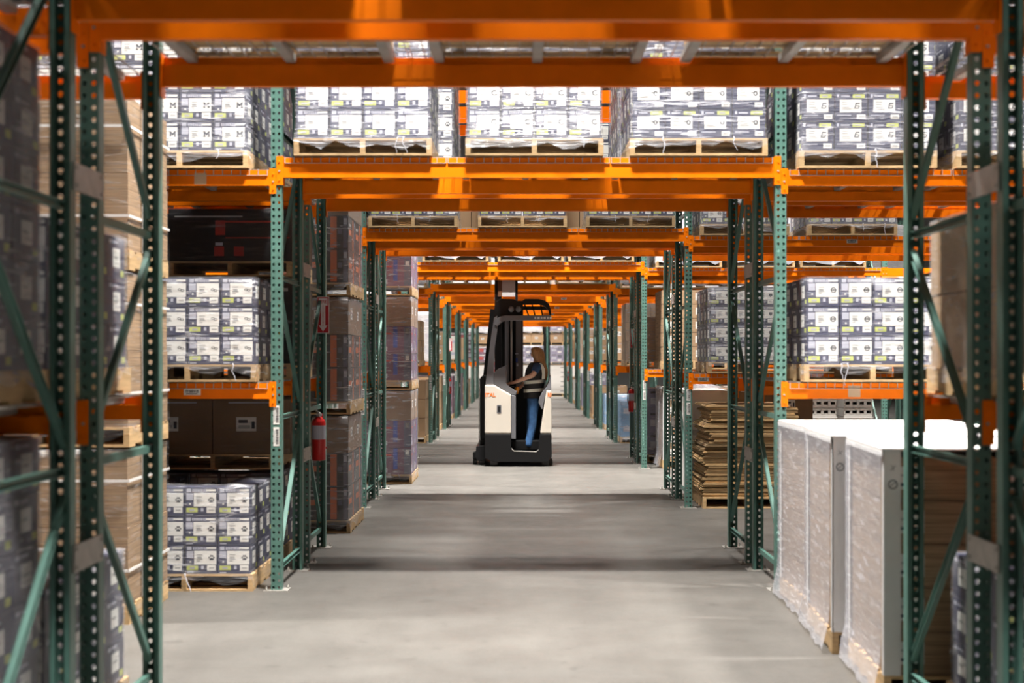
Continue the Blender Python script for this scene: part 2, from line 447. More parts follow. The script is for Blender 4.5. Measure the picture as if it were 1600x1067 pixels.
# ------------------------------------------------------------------ cartons
def ellipse(cx, cz, rx, rz, n=12, a0=0): return [(cx+rx*math.cos(a0+2*PI*i/n), cz+rz*math.sin(a0+2*PI*i/n)) for i in range(n)]
def mark_polys(kind):
    """printed marks in a 1 x 1 square"""
    if kind == 'M':
        return [[(0,0),(.34,0),(.34,.18),(.26,.18),(.26,.55),(.5,.22),(.74,.55),(.74,.18),(.66,.18),(.66,0),(1,0),(1,.18),(.94,.18),(.94,.82),(1,.82),(1,1),(.74,1),(.5,.62),(.26,1),(0,1),(0,.82),(.06,.82),(.06,.18),(0,.18)]]
    if kind == 'paw':
        return [ellipse(.14,.52,.12,.17), ellipse(.37,.82,.12,.18), ellipse(.63,.82,.12,.18), ellipse(.86,.52,.12,.17),
                [(.5,.52),(.68,.42),(.82,.22),(.76,.04),(.6,.08),(.5,.06),(.4,.08),(.24,.04),(.18,.22),(.32,.42)]]
    def ring(cx, cz, rx, rz, w, n=14, a0=0, a1=2*PI):
        P = []
        for i in range(n):
            a, b = a0+(a1-a0)*i/n, a0+(a1-a0)*(i+1)/n
            P.append([(cx+rx*math.cos(a),cz+rz*math.sin(a)),(cx+rx*math.cos(b),cz+rz*math.sin(b)),(cx+(rx-w)*math.cos(b),cz+(rz-w)*math.sin(b)),(cx+(rx-w)*math.cos(a),cz+(rz-w)*math.sin(a))])
        return P
    if kind == 'loops': return ring(.28,.58,.28,.22,.09)+ring(.72,.42,.28,.22,.09)
    if kind == 'bars': return ring(.5,.5,.42,.5,.13)+[[(.05,.38),(.95,.38),(.95,.5),(.05,.5)],[(.05,.58),(.95,.58),(.95,.68),(.05,.68)]]
    if kind == 'crescent': return ring(.5,.5,.5,.5,.2, 12, .9, 2*PI-.6)
    if kind == 'disc': return ring(.66,.5,.34,.44,.2)+[[(0,.52),(.4,.6),(.4,.7),(0,.66)]]
    if kind == 'slant': return [[(.1,0),(.28,0),(.52,1),(.34,1)],[(.34,1),(1,1),(.94,.82),(.4,.82)],[(.42,.55),(.9,.55),(.84,.42),(.4,.42)],[(.2,.16),(.85,.16),(.8,0),(.16,0)],[(.74,.16),(.88,.1),(.98,.5),(.84,.5)]]
    if kind == 'shield': return [[(.1,.95),(.9,.95),(.9,.4),(.5,0),(.1,.4)]]
    return []
def decals(b, w, h, face, y, mark, design):
    """printed panels on a carton side; face maps (u,v,depth) to a point"""
    def rect(u0, u1, v0, v1, m, l=1): b.face([face(u0,v0,l), face(u1,v0,l), face(u1,v1,l), face(u0,v1,l)], m)
    rr = random.Random(5)
    if design == 'A':
        rect(.06,.20,.84,.96,PAPER2)
        u = .24
        while u < .66:
            d = rr.uniform(.018,.045); rect(u, u+d, .85, .95, PAPER2); u += d+.014
        rect(.67,.96,.87,.94,PAPER)
        rect(.05,.26,.56,.80,PAPER2); rect(.06,.27,.36,.50,NAVYG); rect(.14,.19,.40,.45,PAPER,2)
        rect(.28,.97,.33,.81,PAPER)
        for v, e in ((.66,.54),(.58,.50),(.50,.55),(.44,.46)): rect(.36,e,v,v+.03,INKG,2)
        rect(.38,.52,.52,.60,INKG,2)
        rect(.05,.40,.13,.29,LIME); rect(.14,.30,.17,.24,INKG,2)
        rect(.68,.95,.11,.31,PAPER); rect(.74,.90,.19,.23,INKG,2); rect(.50,.58,.16,.28,PAPER2)
        rect(.06,.26,.03,.06,PAPER2)
        mx, mz, ms = .72, .47, .20
    elif design == 'B':
        rect(.06,.13,.84,.95,PAPER2); rect(.18,.46,.86,.91,PAPER2); rect(.55,.92,.82,.95,LIME); rect(.62,.80,.86,.91,INKG,2)
        rect(.15,.82,.32,.76,PAPER)
        for v, e in ((.66,.42),(.58,.40),(.48,.45),(.42,.5)): rect(.22,e,v,v+.03,INKG,2)
        rect(.68,.94,.08,.24,PAPER); rect(.74,.9,.14,.18,INKG,2); rect(.06,.5,.20,.23,PAPER2)
        mx, mz, ms = .57, .45, .20
    elif design == 'S':                                       # plain carton side: one label
        rect(.30,.72,.30,.74,PAPER); rect(.36,.6,.5,.56,INKG,2); rect(.08,.25,.84,.93,PAPER2); rect(.30,.6,.86,.91,PAPER2); rect(.75,.95,.1,.25,LIME)
        mark = None
    if mark:
        k = ms*h/w
        for P in mark_polys(mark): b.face([face(mx+p[0]*k*1.15, mz+p[1]*ms, 2) for p in P], INK)
CART = {}
def carton(kind, w, d, h):
    """carton standing at z=0, front face at y=0, depth to +y"""
    key = (kind, round(w,3), round(d,3), round(h,3))
    if key in CART: return CART[key]
    b = MB(); x = w/2
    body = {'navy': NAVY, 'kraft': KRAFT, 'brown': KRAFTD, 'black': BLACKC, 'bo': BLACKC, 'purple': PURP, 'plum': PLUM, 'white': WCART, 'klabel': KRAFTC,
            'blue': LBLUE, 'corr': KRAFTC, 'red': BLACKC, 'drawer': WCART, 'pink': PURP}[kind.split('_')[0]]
    b.box(-x, x, 0, d, 0, h, body)
    e = .0007
    F = lambda u, v, l: (-x+u*w, -e*l, v*h)
    R = lambda u, v, l: (x+e*l, u*d, v*h)
    Lf = lambda u, v, l: (-x-e*l, d-u*d, v*h)
    k = kind.split('_')
    def rect(fc, u0, u1, v0, v1, m, l=1): b.face([fc(u0,v0,l), fc(u1,v0,l), fc(u1,v1,l), fc(u0,v1,l)], m)
    if k[0] == 'navy':
        decals(b, w, h, F, 0, k[2] if len(k) > 2 else None, k[1])
        decals(b, d, h, R, 0, None, 'S'); decals(b, d, h, Lf, 0, None, 'S')
    elif k[0] in ('kraft', 'brown', 'klabel'):
        for fc in (F, R, Lf): rect(fc, .0, 1, .985, 1, KRAFTD)
        if k[0] == 'klabel':
            rect(F, .02,.16,.25,.78,PAPER); rect(F,.04,.14,.32,.40,INK,2); rect(F,.04,.12,.55,.60,INKG,2)
            rect(F, .52,.78,.25,.75,PAPER); rect(F,.56,.70,.55,.62,INKG,2); rect(F,.56,.74,.32,.40,INK,2)
        elif len(k) > 1:
            for fc in (F, R, Lf):
                rect(fc,.30,.56,.42,.68,PAPER); rect(fc,.33,.45,.57,.63,INK,2); rect(fc,.33,.48,.47,.53,INKG,2); rect(fc,.50,.54,.47,.60,INK,2)
            rect(F,.2,.8,.93,.955,PAPER2)
    elif k[0] == 'bo':                                        # black with an orange stripe and grey print
        for fc in (F, R, Lf):
            rect(fc,.64,.77,.03,.98,ORP); rect(fc,.12,.50,.45,.62,ORP); rect(fc,.79,.88,.45,.60,NAVYG); rect(fc,.90,.985,.03,.98,NAVYG); rect(fc,.91,.975,.74,.92,PAPER2,2); rect(fc,.15,.45,.72,.80,INKG)
    elif k[0] == 'black':
        rect(F,.1,.55,.86,.89,INKG); rect(F,.86,.93,.70,.78,INKG); rect(F,.22,.27,.30,.36,PAPER2); rect(F,.12,.2,.9,.97,INKG)
    elif k[0] == 'red':
        rect(F,.05,.6,.84,.87,INKG); rect(F,.38,.46,.50,.78,REDP); rect(F,.46,.98,.74,.77,REDP); rect(F,.46,.98,.44,.46,REDP)
        rect(F,.37,.45,.10,.28,REDP); rect(F,.53,.61,.10,.28,REDP); rect(F,.38,.44,.30,.36,PAPER2)
    elif k[0] == 'purple':
        for fc in (F, R, Lf):
            rect(fc,.50,.62,.2,.98,BLUEP); rect(fc,.80,.99,.02,.98,NAVYG); rect(fc,.84,.94,.74,.92,PAPER); rect(fc,.06,.34,.08,.24,PAPER2); rect(fc,.10,.26,.26,.36,PAPER2); rect(fc,.1,.45,.7,.76,REDP)
    elif k[0] == 'plum':
        rect(F,.1,.5,.3,.6,PAPER2); rect(F,.6,.9,.1,.3,PAPER); rect(F,.1,.5,.8,.9,INK); rect(F,.6,.95,.5,.9,NAVY)
    elif k[0] == 'pink':
        rect(F,.1,.5,.3,.7,REDP); rect(F,.55,.95,.2,.6,PAPER2); rect(F,.1,.9,.82,.92,PAPER)
    elif k[0] == 'white':
        rect(F,.5,.85,.35,.6,PAPER2); rect(F,.1,.3,.15,.25,INKG)
    elif k[0] == 'drawer':
        rect(F,.42,.58,.45,.58,INK); rect(F,.85,.92,.45,.58,INKG)
    elif k[0] == 'blue':
        rect(F,.1,.6,.3,.6,PAPER2)
    elif k[0] == 'corr':
        pass
    CART[key] = b.mesh('carton')
    return CART[key]

def pallet_mesh(w=1.016, d=1.219):
    b = MB(); rr = random.Random(int(w*1000))
    for x in (-w/2+.019, 0, w/2-.019): b.box(x-.019, x+.019, 0, d, .016, .111, WOOD)
    for ys, bw in (((0, .17,.35,.53,.71,.89, d-.12), .12),):
        for y in ys: b.box(-w/2, w/2, y, y+bw, .111, .127, WOOD)
    for y in (0, .30, .55, .80, d-.14): b.box(-w/2, w/2, y, y+.14, 0, .016, WOOD)
    return b.mesh('wooden_pallet')
PAL = pallet_mesh(); PALR = pallet_mesh(1.219, 1.016); PAL_H = .127

def film_mesh(w, d, z0, z1, seed, m, top=True, amp=.009, flare=.02):
    """wrap around a load whose front face is y=0; ragged lower hem over the pallet"""
    rr = random.Random(seed); b = MB()
    x = w/2+.006; y0, y1 = -.006, d+.006
    base = []
    nx, ny = 10, 10
    c = .015
    for i in range(nx+1): base.append((-x+c+(2*x-2*c)*i/nx, y0))
    for i in range(ny+1): base.append((x, y0+c+(y1-y0-2*c)*i/ny))
    for i in range(nx+1): base.append((x-c-(2*x-2*c)*i/nx, y1))
    for i in range(ny+1): base.append((-x, y1-c-(y1-y0-2*c)*i/ny))
    n = len(base); lv = max(6, int((z1-z0)/.09)); rings = []
    for j in range(lv+1):
        t = j/lv; R = []
        for i, (px, py) in enumerate(base):
            o = Vector((px, py-d/2, 0)).normalized()
            k = abs(rr.gauss(0, amp*.55))
            if t < .14: k += flare*(1-t/.14)*rr.uniform(.5,1.2)
            z = z0+(z1-z0)*t
            if j == 0: z += rr.uniform(-.05,.03)
            R.append((px+o.x*k, py+o.y*k, z))
        rings.append(R)
    if top:
        R = [(p[0]*.72, d/2+(p[1]-d/2)*.72, z1+rr.uniform(.0,.010)) for p in base]; rings.append(R)
        R = [(p[0]*.05, d/2+(p[1]-d/2)*.05, z1+.004) for p in base]; rings.append(R)
    b.loft(rings, m, cap=False)
    return b.mesh('stretch_film', smooth=True)
def tail_mesh(w, rr):
    """one loose end of film hanging from the hem"""
    b = MB(); x = rr.uniform(-w*.42, w*.42); l = rr.uniform(.05,.17); p = Vector((x,-.014,.135)); wd = rr.uniform(.003,.008)
    pts = [p]
    for i in range(7): pts.append(pts[-1]+Vector((rr.uniform(-.010,.014), rr.uniform(-.003,.001), -l/7)))
    b.tube(pts, [wd*(1-.08*i) for i in range(8)], FILMW, 5)
    return b.mesh('film_tail', True)
LOADS = {}
def load_t(key, layers, w=1.0, d=1.2, film=FILM, name='pallet_load', pallet=True, jit=.003, tails=True, tape=None, top=True, seed=0, pal=None, base_drop=.05):
    """layers: list of (carton kind, number across, number deep, height) from the bottom"""
    if key in LOADS: return LOADS[key]
    rr = random.Random(hash(key) % 1000 if not isinstance(key, str) else sum(map(ord, key))+seed)
    kids = []; z = 0
    if pallet: kids.append(T('wooden_pallet', pal or PAL)); z = PAL_H+.001
    zb = z
    for kind, nx, ny, h in layers:
        cw, cd = w/nx, d/ny
        me = carton(kind, cw-.008, cd-.008, h-.004)
        for j in range(ny):
            for i in range(nx):
                if j > 0 and 0 < i < nx-1: continue
                kids.append(T('carton', me, (-w/2+cw*(i+.5)+rr.uniform(-jit,jit), cd*j+.004+rr.uniform(0,jit), z), rr.uniform(-1,1)*jit*1.5))
        z += h
    if film:
        kids.append(T('stretch_film', film_mesh(w, d, zb-base_drop if pallet else zb, z+.004, seed+len(key), film, top)))
        if tails and pallet:
            for q in range(rr.choice((1,2,2))): kids.append(T('film_tail', tail_mesh(w, rr)))
    if tape:
        b = MB()
        for zz in tape:
            y = zb+zz
            b.box(-w/2-.009, w/2+.009, -.011, -.007, y-.009, y+.009, STRAP); b.box(w/2+.007, w/2+.011, -.011, d+.01, y-.009, y+.009, STRAP)
        for xx in (-w*.28, w*.28): b.box(xx-.009, xx+.009, -.0115, -.0075, zb, z+.01, STRAP)
        b.box(w/2+.007, w/2+.0115, d*.30, d*.30+.018, zb, z+.01, STRAP)
        kids.append(T('packing_strap', b.mesh('packing_strap')))
    t = T(name, None, kids=kids); t.h = z
    LOADS[key] = t
    return t
def nav(mark, design='A', n=3, film=FILM, key=''):
    k = 'navy_'+design+('_'+mark if mark else '')
    return load_t(f'{k}{n}{key}', [(k,4,4,.2135)]*n, .985, 1.18, film, seed=len(key)*7+n)
def put(t, x, y, z, label, group=None, rz=0, cat='pallet load'):
    return thing(t, (x, y, z), rz, label, cat, group)
dz = .012
# second rack row (first one fully in view), loads over the walkway
y = YF[1]-.085; zt = Z2T+dz; zs = Z2S+dz; z1 = Z1+dz
G = 'wrapped loads over the walkway, second rack row'
put(nav('', 'A', 5, FILMT, 't'), -1.157, y, zt, 'wrapped pallet of white-labelled cartons on the yellow beam, left of three', G)
put(nav('crescent', 'A', 5, FILMH, 't'), .107, y, zt, 'shiny wrapped pallet of white-labelled cartons on the yellow beam, middle of three', G)
put(nav('disc', 'B', 5, FILMT, 't'), 1.317, y, zt, 'wrapped pallet of navy cartons with separate square labels above the yellow beam, right', G)
yr = YF[1]+FD+.38-.05
put(nav('paw', 'A', 5, FILMH, 'r'), -1.05, yr, zt, 'wrapped load behind the left pallet above the yellow walkway beam', G)
put(nav('', 'A', 5, FILMH, 'r2'), .05, yr, zt, 'wrapped load hidden behind the middle pallet above the yellow walkway beam', G)
put(nav('', 'A', 5, FILMH, 'r2'), 1.318, yr, zt, 'wrapped load behind the right pallet above the yellow walkway beam', G)
G = 'wrapped loads left of the walkway, second rack row'
put(nav('M', 'A', 5, FILMT, 't'), -2.508, y, zs, 'wrapped navy cartons marked with a letter M, upper shelf left', G)
put(nav('M', 'A', 5, FILMH, 'x'), -3.62, y, zs, 'wrapped M cartons further left on the upper shelf, behind tall brown stack', G)
put(nav('', 'A', 4, FILMH, 'r3'), -2.5, yr, zs, 'wrapped load behind the M-marked cartons on upper left shelf', G)
put(nav('loops', 'A', 3), -2.45, y, z1, 'wrapped navy cartons with looped logo on the lower left shelf', G)
put(nav('loops', 'A', 3, FILMH, 'x'), -3.50, y, z1, 'wrapped looped-logo cartons further left on the lower shelf', G)
put(nav('paw', 'A', 3), -2.478, y+.03, 0, 'wrapped navy cartons with paw print logo standing on the floor at left', G)
put(nav('paw', 'A', 3, FILMH, 'x'), -3.55, y+.03, 0, 'wrapped paw print cartons on the floor further left', G)
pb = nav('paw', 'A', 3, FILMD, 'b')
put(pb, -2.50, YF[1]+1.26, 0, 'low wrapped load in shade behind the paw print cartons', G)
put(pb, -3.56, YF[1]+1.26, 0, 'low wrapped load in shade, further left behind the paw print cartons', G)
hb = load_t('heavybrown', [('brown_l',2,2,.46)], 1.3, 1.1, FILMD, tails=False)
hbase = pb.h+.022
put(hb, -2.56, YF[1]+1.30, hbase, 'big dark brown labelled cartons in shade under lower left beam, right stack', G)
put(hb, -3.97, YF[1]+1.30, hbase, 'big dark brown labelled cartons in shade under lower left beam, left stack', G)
lb = load_t('lowblack', [('black',2,2,.36),('black',2,2,.35)], 1.05, 1.15, FILMD, tails=False)
bk = load_t('blackfilm', [('black',1,2,.44)], 1.04, 1.15, FILMD, tails=False)
rd = load_t('blackred', [('red',1,2,.44)], 1.04, 1.15, FILMD, tails=False)
put(lb, -2.42, yr, z1, 'black cartons in shade behind the looped-logo load, right', G)
put(lb, -3.55, yr, z1, 'black cartons in shade behind the looped-logo load, left', G)
put(rd, -2.42, yr, z1+lb.h+.016, 'black carton with red print in shade under the upper left shelf', G)
put(bk, -3.55, yr, z1+lb.h+.016, 'black film-wrapped carton in shade under the upper left shelf', G)
G = 'wrapped loads right of the walkway, second rack row'
put(nav('slant', 'B', 5, FILMT, 't'), 2.563, y, zs, 'wrapped navy cartons with slanted letter logo, upper shelf right', G)
put(nav('slant', 'B', 5, FILMH, 'x'), 3.72, y, zs, 'wrapped slanted-logo cartons further right on the upper shelf', G)
put(nav('', 'A', 5, FILMH, 'r3x'), 2.60, yr, zs, 'wrapped load behind the slanted-logo cartons on the upper right shelf', G)
put(nav('bars', 'A', 3), 2.60, y, z1, 'wrapped navy cartons with round barred logo, lower shelf right', G)
kf = load_t('kraftfilm', [('kraft',2,2,.36)]*2, 1.0, 1.18, FILMH)
put(kf, 3.72, y, z1, 'film-wrapped brown cartons right of the round barred logo load', G)

# nearest rack row: loads beside the camera and over the walkway
yq, yqr = YF[0]-.10, YF[0]+FD+.38-.06
G = 'loads on the nearest rack row'
tall = load_t('talln', [('navy_A_loops',4,4,.2135)]*6, .985, 1.18, FILMV, seed=3)
put(tall, -2.415, yq, z1, 'tall purple-grey wrapped carton load on the lower shelf, far left foreground', G)
put(nav('shield', 'A', 6, FILMV, 'n'), -2.415, yq, 0, 'wrapped navy carton load on the floor, far left foreground', G)
put(nav('', 'A', 3, FILMH, 'n'), -2.46, yqr, z1, 'wrapped load on lower shelf between the nearest left uprights', G)
put(nav('', 'A', 3, FILMW, 'n'), -2.47, yqr, 0, 'low milky wrapped load on the floor behind nearest left uprights', G)
put(nav('bars', 'A', 4, FILMH, 'nr'), 2.56, yq, z1, 'wrapped carton load on the lower shelf at the right picture edge', G)
put(nav('bars', 'A', 4, FILMH, 'nr'), 2.56, yq, 0, 'wrapped carton load on the floor at the right picture edge', G)
put(kf, 2.55, yqr, z1, 'brown film-wrapped load on lower shelf between the nearest right uprights', G)
put(nav('', 'A', 3, FILMW, 'n'), 2.62, yqr-.10, 0, 'low milky wrapped load on the floor behind nearest right uprights', G)
for i, x in enumerate((-1.15, .09, 1.32)):
    wd = ('left','middle','right')[i]
    put(nav('', 'A', 5, FILMH, 'r2'), x, yq, zt, f'wrapped load on the nearest walkway deck, front half, {wd} of three', G)
    put(nav('', 'A', 5, FILMH, 'r2'), x+.01, yqr-.02, zt, f'wrapped load on the nearest walkway deck, rear half, {wd} of three', G)

# tall brown stack in the first aisle, left
bs = load_t('brownstack', [('corr',1,1,.50),('corr',1,1,.50)], 1.2, 1.04, FILMD, name='pallet_load', tape=(.22,.80), tails=False, pal=PALR)
z = 0
for i, nm in enumerate(('bottom','middle','top')):
    put(bs, -3.13, 9.18, z, f'strapped stack of flat brown cartons in the left aisle, {nm} of three pallets', 'strapped brown cartons at left'); z += bs.h+.018
# white wrapped loads standing in the first aisle at right
def white_load():
    w, d, h = 1.219, 1.016, 1.13
    kids = [T('wooden_pallet', PALR)]; z = PAL_H+.001
    me = carton('klabel', w-.03, .98, .216)
    for i in range(5): kids.append(T('carton', me, (0, .018, z+i*.22), 0))
    for sx in (-1, 1):
        for sy in (0, 1):
            b = MB(); x = sx*w/2; yy = sy*d
            b.box(min(x, x-sx*.085), max(x, x-sx*.085), min(yy, yy+(.006 if not sy else -.006)), max(yy, yy+(.006 if not sy else -.006)), z, z+h, WBOARD)
            b.box(min(x, x-sx*.006), max(x, x-sx*.006), min(yy, yy+(.05 if not sy else -.05)), max(yy, yy+(.05 if not sy else -.05)), z, z+h, WBOARD)
            if not sy:
                for P in ellipse(0,0,.024,.024,14), :
                    n = len(P)
                    for i in range(n):
                        p, q = P[i], P[(i+1) % n]
                        cx, cz = x-sx*.045, z+h-.17
                        b.face([(cx+p[0],-.001,cz+p[1]),(cx+q[0],-.001,cz+q[1]),(cx+q[0]*.8,-.001,cz+q[1]*.8),(cx+p[0]*.8,-.001,cz+p[1]*.8)], INK)
                b.bar((cx-.012,-.001,cz+.07),(cx+.014,-.001,cz+.095),.003,.002,INK); b.bar((cx-.008,-.001,cz+.098),(cx+.008,-.001,cz+.07),.003,.002,INK)
                b.bar((cx-.014,-.001,cz-.010),(cx+.014,-.001,cz+.012),.003,.002,INK)
            kids.append(T('corner_board', b.mesh('corner_board')))
    b = MB(); rr = random.Random(4); n = 14
    for i in range(n):
        for j in range(n): pass
    zt_ = z+h+.012
    b.box(-w/2-.008, w/2+.008, -.006, d+.006, z+h, zt_, WBOARD)
    b.box(-w/2-.010, -w/2-.006, -.006, d+.006, z+h-.03, zt_, WBOARD); b.box(w/2+.006, w/2+.010, -.006, d+.006, z+h-.03, zt_, WBOARD)
    kids.append(T('top_sheet', b.mesh('top_sheet')))
    kids.append(T('stretch_film', film_mesh_open(w, d, .02, z+h-.004, 11)))
    return T('pallet_load', None, kids=kids)
def film_mesh_open(w, d, z0, z1, seed):
    """milky film on the two long sides and the back; the front is left with bare cartons"""
    rr = random.Random(seed); b = MB(); n = 16; lv = 14
    path = [(-1, -.004+(d+.012)*i/n) for i in range(n+1)]
    outline = [(-(w/2), y, -1, 0) for _, y in path]+[(-w/2+w*i/n, d+.012, 0, 1) for i in range(1, n)]+[(w/2, y, 1, 0) for _, y in reversed(path)]
    rings = []
    for j in range(lv+1):
        t = j/lv; R = []
        for px, py, ox, oy in outline:
            k = .013+abs(rr.gauss(0,.0016)); z = z0+(z1-z0)*t
            if t < .16: k += .045*(1-t/.16)*rr.uniform(.8,1.1)
            if j == 0: z += rr.uniform(-.012,.02)
            R.append((px+ox*k, py+oy*k, z))
        rings.append(R)
    for j in range(lv):
        for i in range(len(outline)-1): b.face([rings[j][i], rings[j][i+1], rings[j+1][i+1], rings[j+1][i]], FILMW)
    me = b.mesh('stretch_film', fix=False)
    bm = bmesh.new(); bm.from_mesh(me); bmesh.ops.remove_doubles(bm, verts=bm.verts, dist=1e-5); bmesh.ops.recalc_face_normals(bm, faces=bm.faces); bm.to_mesh(me); bm.free()
    me.polygons.foreach_set('use_smooth', [True]*len(me.polygons))
    return me
wl = white_load()
G = 'milky wrapped loads with white corner boards'
put(wl, 2.435, 7.105, 0, 'milky wrapped white-topped load with corner boards, nearest of three at right', G, -.055)
put(wl, 2.425, 8.238, 0, 'milky wrapped white-topped load with corner boards, middle of three at right', G, -.055)
put(wl, 2.505, 9.365, 0, 'milky wrapped white-topped load with corner boards, farthest of three at right', G)

# three-high stacks standing in the aisles at left
bo = load_t('bo', [('bo',2,2,.33),('bo',2,2,.33),('brown_l',2,2,.36)], .98, 1.18, FILMH)
pu = load_t('pu', [('purple',2,2,.37),('purple',2,2,.37),('brown_l',1,2,.40)], 1.0, 1.18, FILMT)
z = 0
for nm in ('bottom','middle','top'):
    put(bo, -2.17, 13.95, z, f'wrapped black and orange cartons with brown box on top, left aisle, {nm} of three', 'stack of black and orange loads'); z += bo.h+.018
z = 0
for nm in ('bottom','middle','top'):
    put(pu, -1.98, 19.4, z, f'wrapped maroon and purple cartons with brown box on top, {nm} of three', 'stack of maroon and purple loads'); z += pu.h+.018

# third rack row
y = YF[2]-.085; yr = YF[2]+FD+.38-.05
G = 'loads on the third rack row'
for i, x in enumerate((-1.22, .03, 1.266)):
    put(nav('', 'A', 5, FILM, 'r2f'), x, y, zt, f'wrapped navy cartons over the walkway, third rack row, {("left","middle","right")[i]} of three', G)
kr = load_t('kraftplain', [('kraft',2,2,.40)]*2, 1.0, 1.18, None)
for i, x in enumerate((-.60, .74)):
    put(kr, x, yr, zt, f'plain brown cartons seen between the third-row walkway pallets, {("left","right")[i]} gap', G)
put(nav('bars', 'A', 4, FILMH, 'nr'), 2.57, y, zs, 'wrapped navy cartons on the upper shelf right, third rack row', G)
put(nav('', 'A', 5, FILMH, 'r3x'), 3.80, y, zs, 'wrapped load on the upper shelf further right, third rack row', G)
put(nav('shield', 'A', 4, FILMH, 's'), 2.66, y, z1, 'wrapped navy cartons with shield logo, lower shelf right, third rack row', G)
put(nav('shield', 'A', 3, FILMH, 's'), 3.74, y, z1, 'wrapped shield-logo cartons further right on lower shelf, third rack row', G)
gf = load_t('greyfilm', [('white',2,2,.40)]*2, 1.0, 1.18, FILMH)
put(gf, -2.43, y, 0, 'film-wrapped pale load on the floor left, third rack row', G)
put(nav('', 'A', 4, FILMH, 'nr2'), -2.45, y, z1, 'wrapped load on the lower shelf left, third rack row', G)
put(nav('', 'A', 4, FILMH, 'nr2'), -2.45, y, zs, 'wrapped load on the upper shelf left, third rack row', G)
put(load_t('browntop', [('brown_l',2,2,.40)]*3, 1.0, 1.18, None), 3.14, yr+.02, .0, 'plain brown cartons on the floor at rear, behind the flattened boxes', G)
put(load_t('whitebox', [('white',1,1,.66),('white',1,1,.66)], .54, 1.1, None, pallet=False, name='carton_stack'), 2.35, yr+.1, 0, 'plain white carton load behind the flattened cardboard pile', G)
# crumpled plastic lying on it
def crumple(w, d, h, m, seed):
    rr = random.Random(seed); b = MB(); n = 12
    P = [[(w*(i/n-.5), d*(j/n-.5), max(0.002, (h*(1-((i/n-.5)**2+(j/n-.5)**2)*3.8))*rr.uniform(.45,1))) for i in range(n+1)] for j in range(n+1)]
    for j in range(n):
        for i in range(n): b.face([P[j][i], P[j][i+1], P[j+1][i+1], P[j+1][i]], m)
    me = b.mesh('crumpled_plastic', fix=False)
    bm = bmesh.new(); bm.from_mesh(me); bmesh.ops.remove_doubles(bm, verts=bm.verts, dist=1e-5); bm.to_mesh(me); bm.free()
    return me
wb = LOADS['whitebox']
thing(T('crumpled_plastic', crumple(.50,.8,.10,FILMW,3)), (2.35, yr+.65, wb.h+.004), 0, 'crumpled clear plastic lying on the plain white carton load', 'plastic sheet')
# flattened cardboard pile
thing(T('wooden_pallet', PAL), (2.60, y+.02, 0), 0, 'wooden pallet under the pile of flattened brown boxes', 'pallet')
rr = random.Random(12); z = PAL_H+.002
sheets = []
for i in range(3):
    b = MB(); w, d = (1.0, 1.02, .97)[i], 1.12
    nn = 8
    top = [(-w/2+w*k/nn, .0) for k in range(nn+1)]
    for l, (z0, z1_) in enumerate(((0,.010),(.013,.023))):
        q = l*.012
        b.box(-w/2+q, w/2-q*.5, 0+q*.4, d-q, z0, z1_, SHEET)
    b.box(-w/2+.012, -w/2+.05, .004, d-.01, .010, .013, SHEET)
    b.box(w/2-.05, w/2-.012, .004, d-.01, .010, .013, SHEET)
    sheets.append(b.mesh('flattened_box'))
i = 0
while z < 1.17:
    o = thing(T('flattened_box', sheets[i % 3]), (2.60+rr.gauss(0,.022)+(.05 if z > .75 else 0)+(.04*math.sin(z*19)), y+.06+rr.gauss(0,.014), z), rr.gauss(0,.016),
          'flattened brown cardboard box in the tall pile right of the walkway', 'cardboard box', 'pile of flattened cardboard boxes')
    z += .0245 if rr.random() < .7 else .032; i += 1

# fourth rack row
y = YF[3]-.085; yr = YF[3]+FD+.38-.05
G = 'loads on the fourth rack row'
wf = load_t('whitefilm', [('white',2,2,.38)]*3, 1.0, 1.18, FILMW)
for i, x in enumerate((-1.0, .17, 1.26)):
    put(wf, x, y, zt, f'white film-wrapped load over the walkway, fourth rack row, {("left","middle","right")[i]} of three', G)
for i, x in enumerate((2.62, 3.75, 4.85)):
    put(wf, x, y, zs, f'white wrapped load on upper shelf right, fourth rack row, {("first","second","third")[i]} from walkway', G)
wk = load_t('whiteboarded', [('klabel',1,1,.22)]*5, 1.0, 1.1, None)
put(wk, 2.70, y, z1, 'brown cartons with white labels on lower shelf right, fourth rack row', G)
put(wl, 2.83, y+.1, 0, 'white-topped corner-board load on the floor right, fourth rack row', G)
pf = load_t('plumfilm', [('plum',2,2,.36)]*3, 1.0, 1.18, FILMH)
put(pf, 2.60, yr, 0, 'pale purple wrapped load on the floor right, rear of fourth rack row', G)
put(kf, 2.60, yr, z1, 'film-wrapped brown cartons lower shelf right, rear of fourth rack row', G)
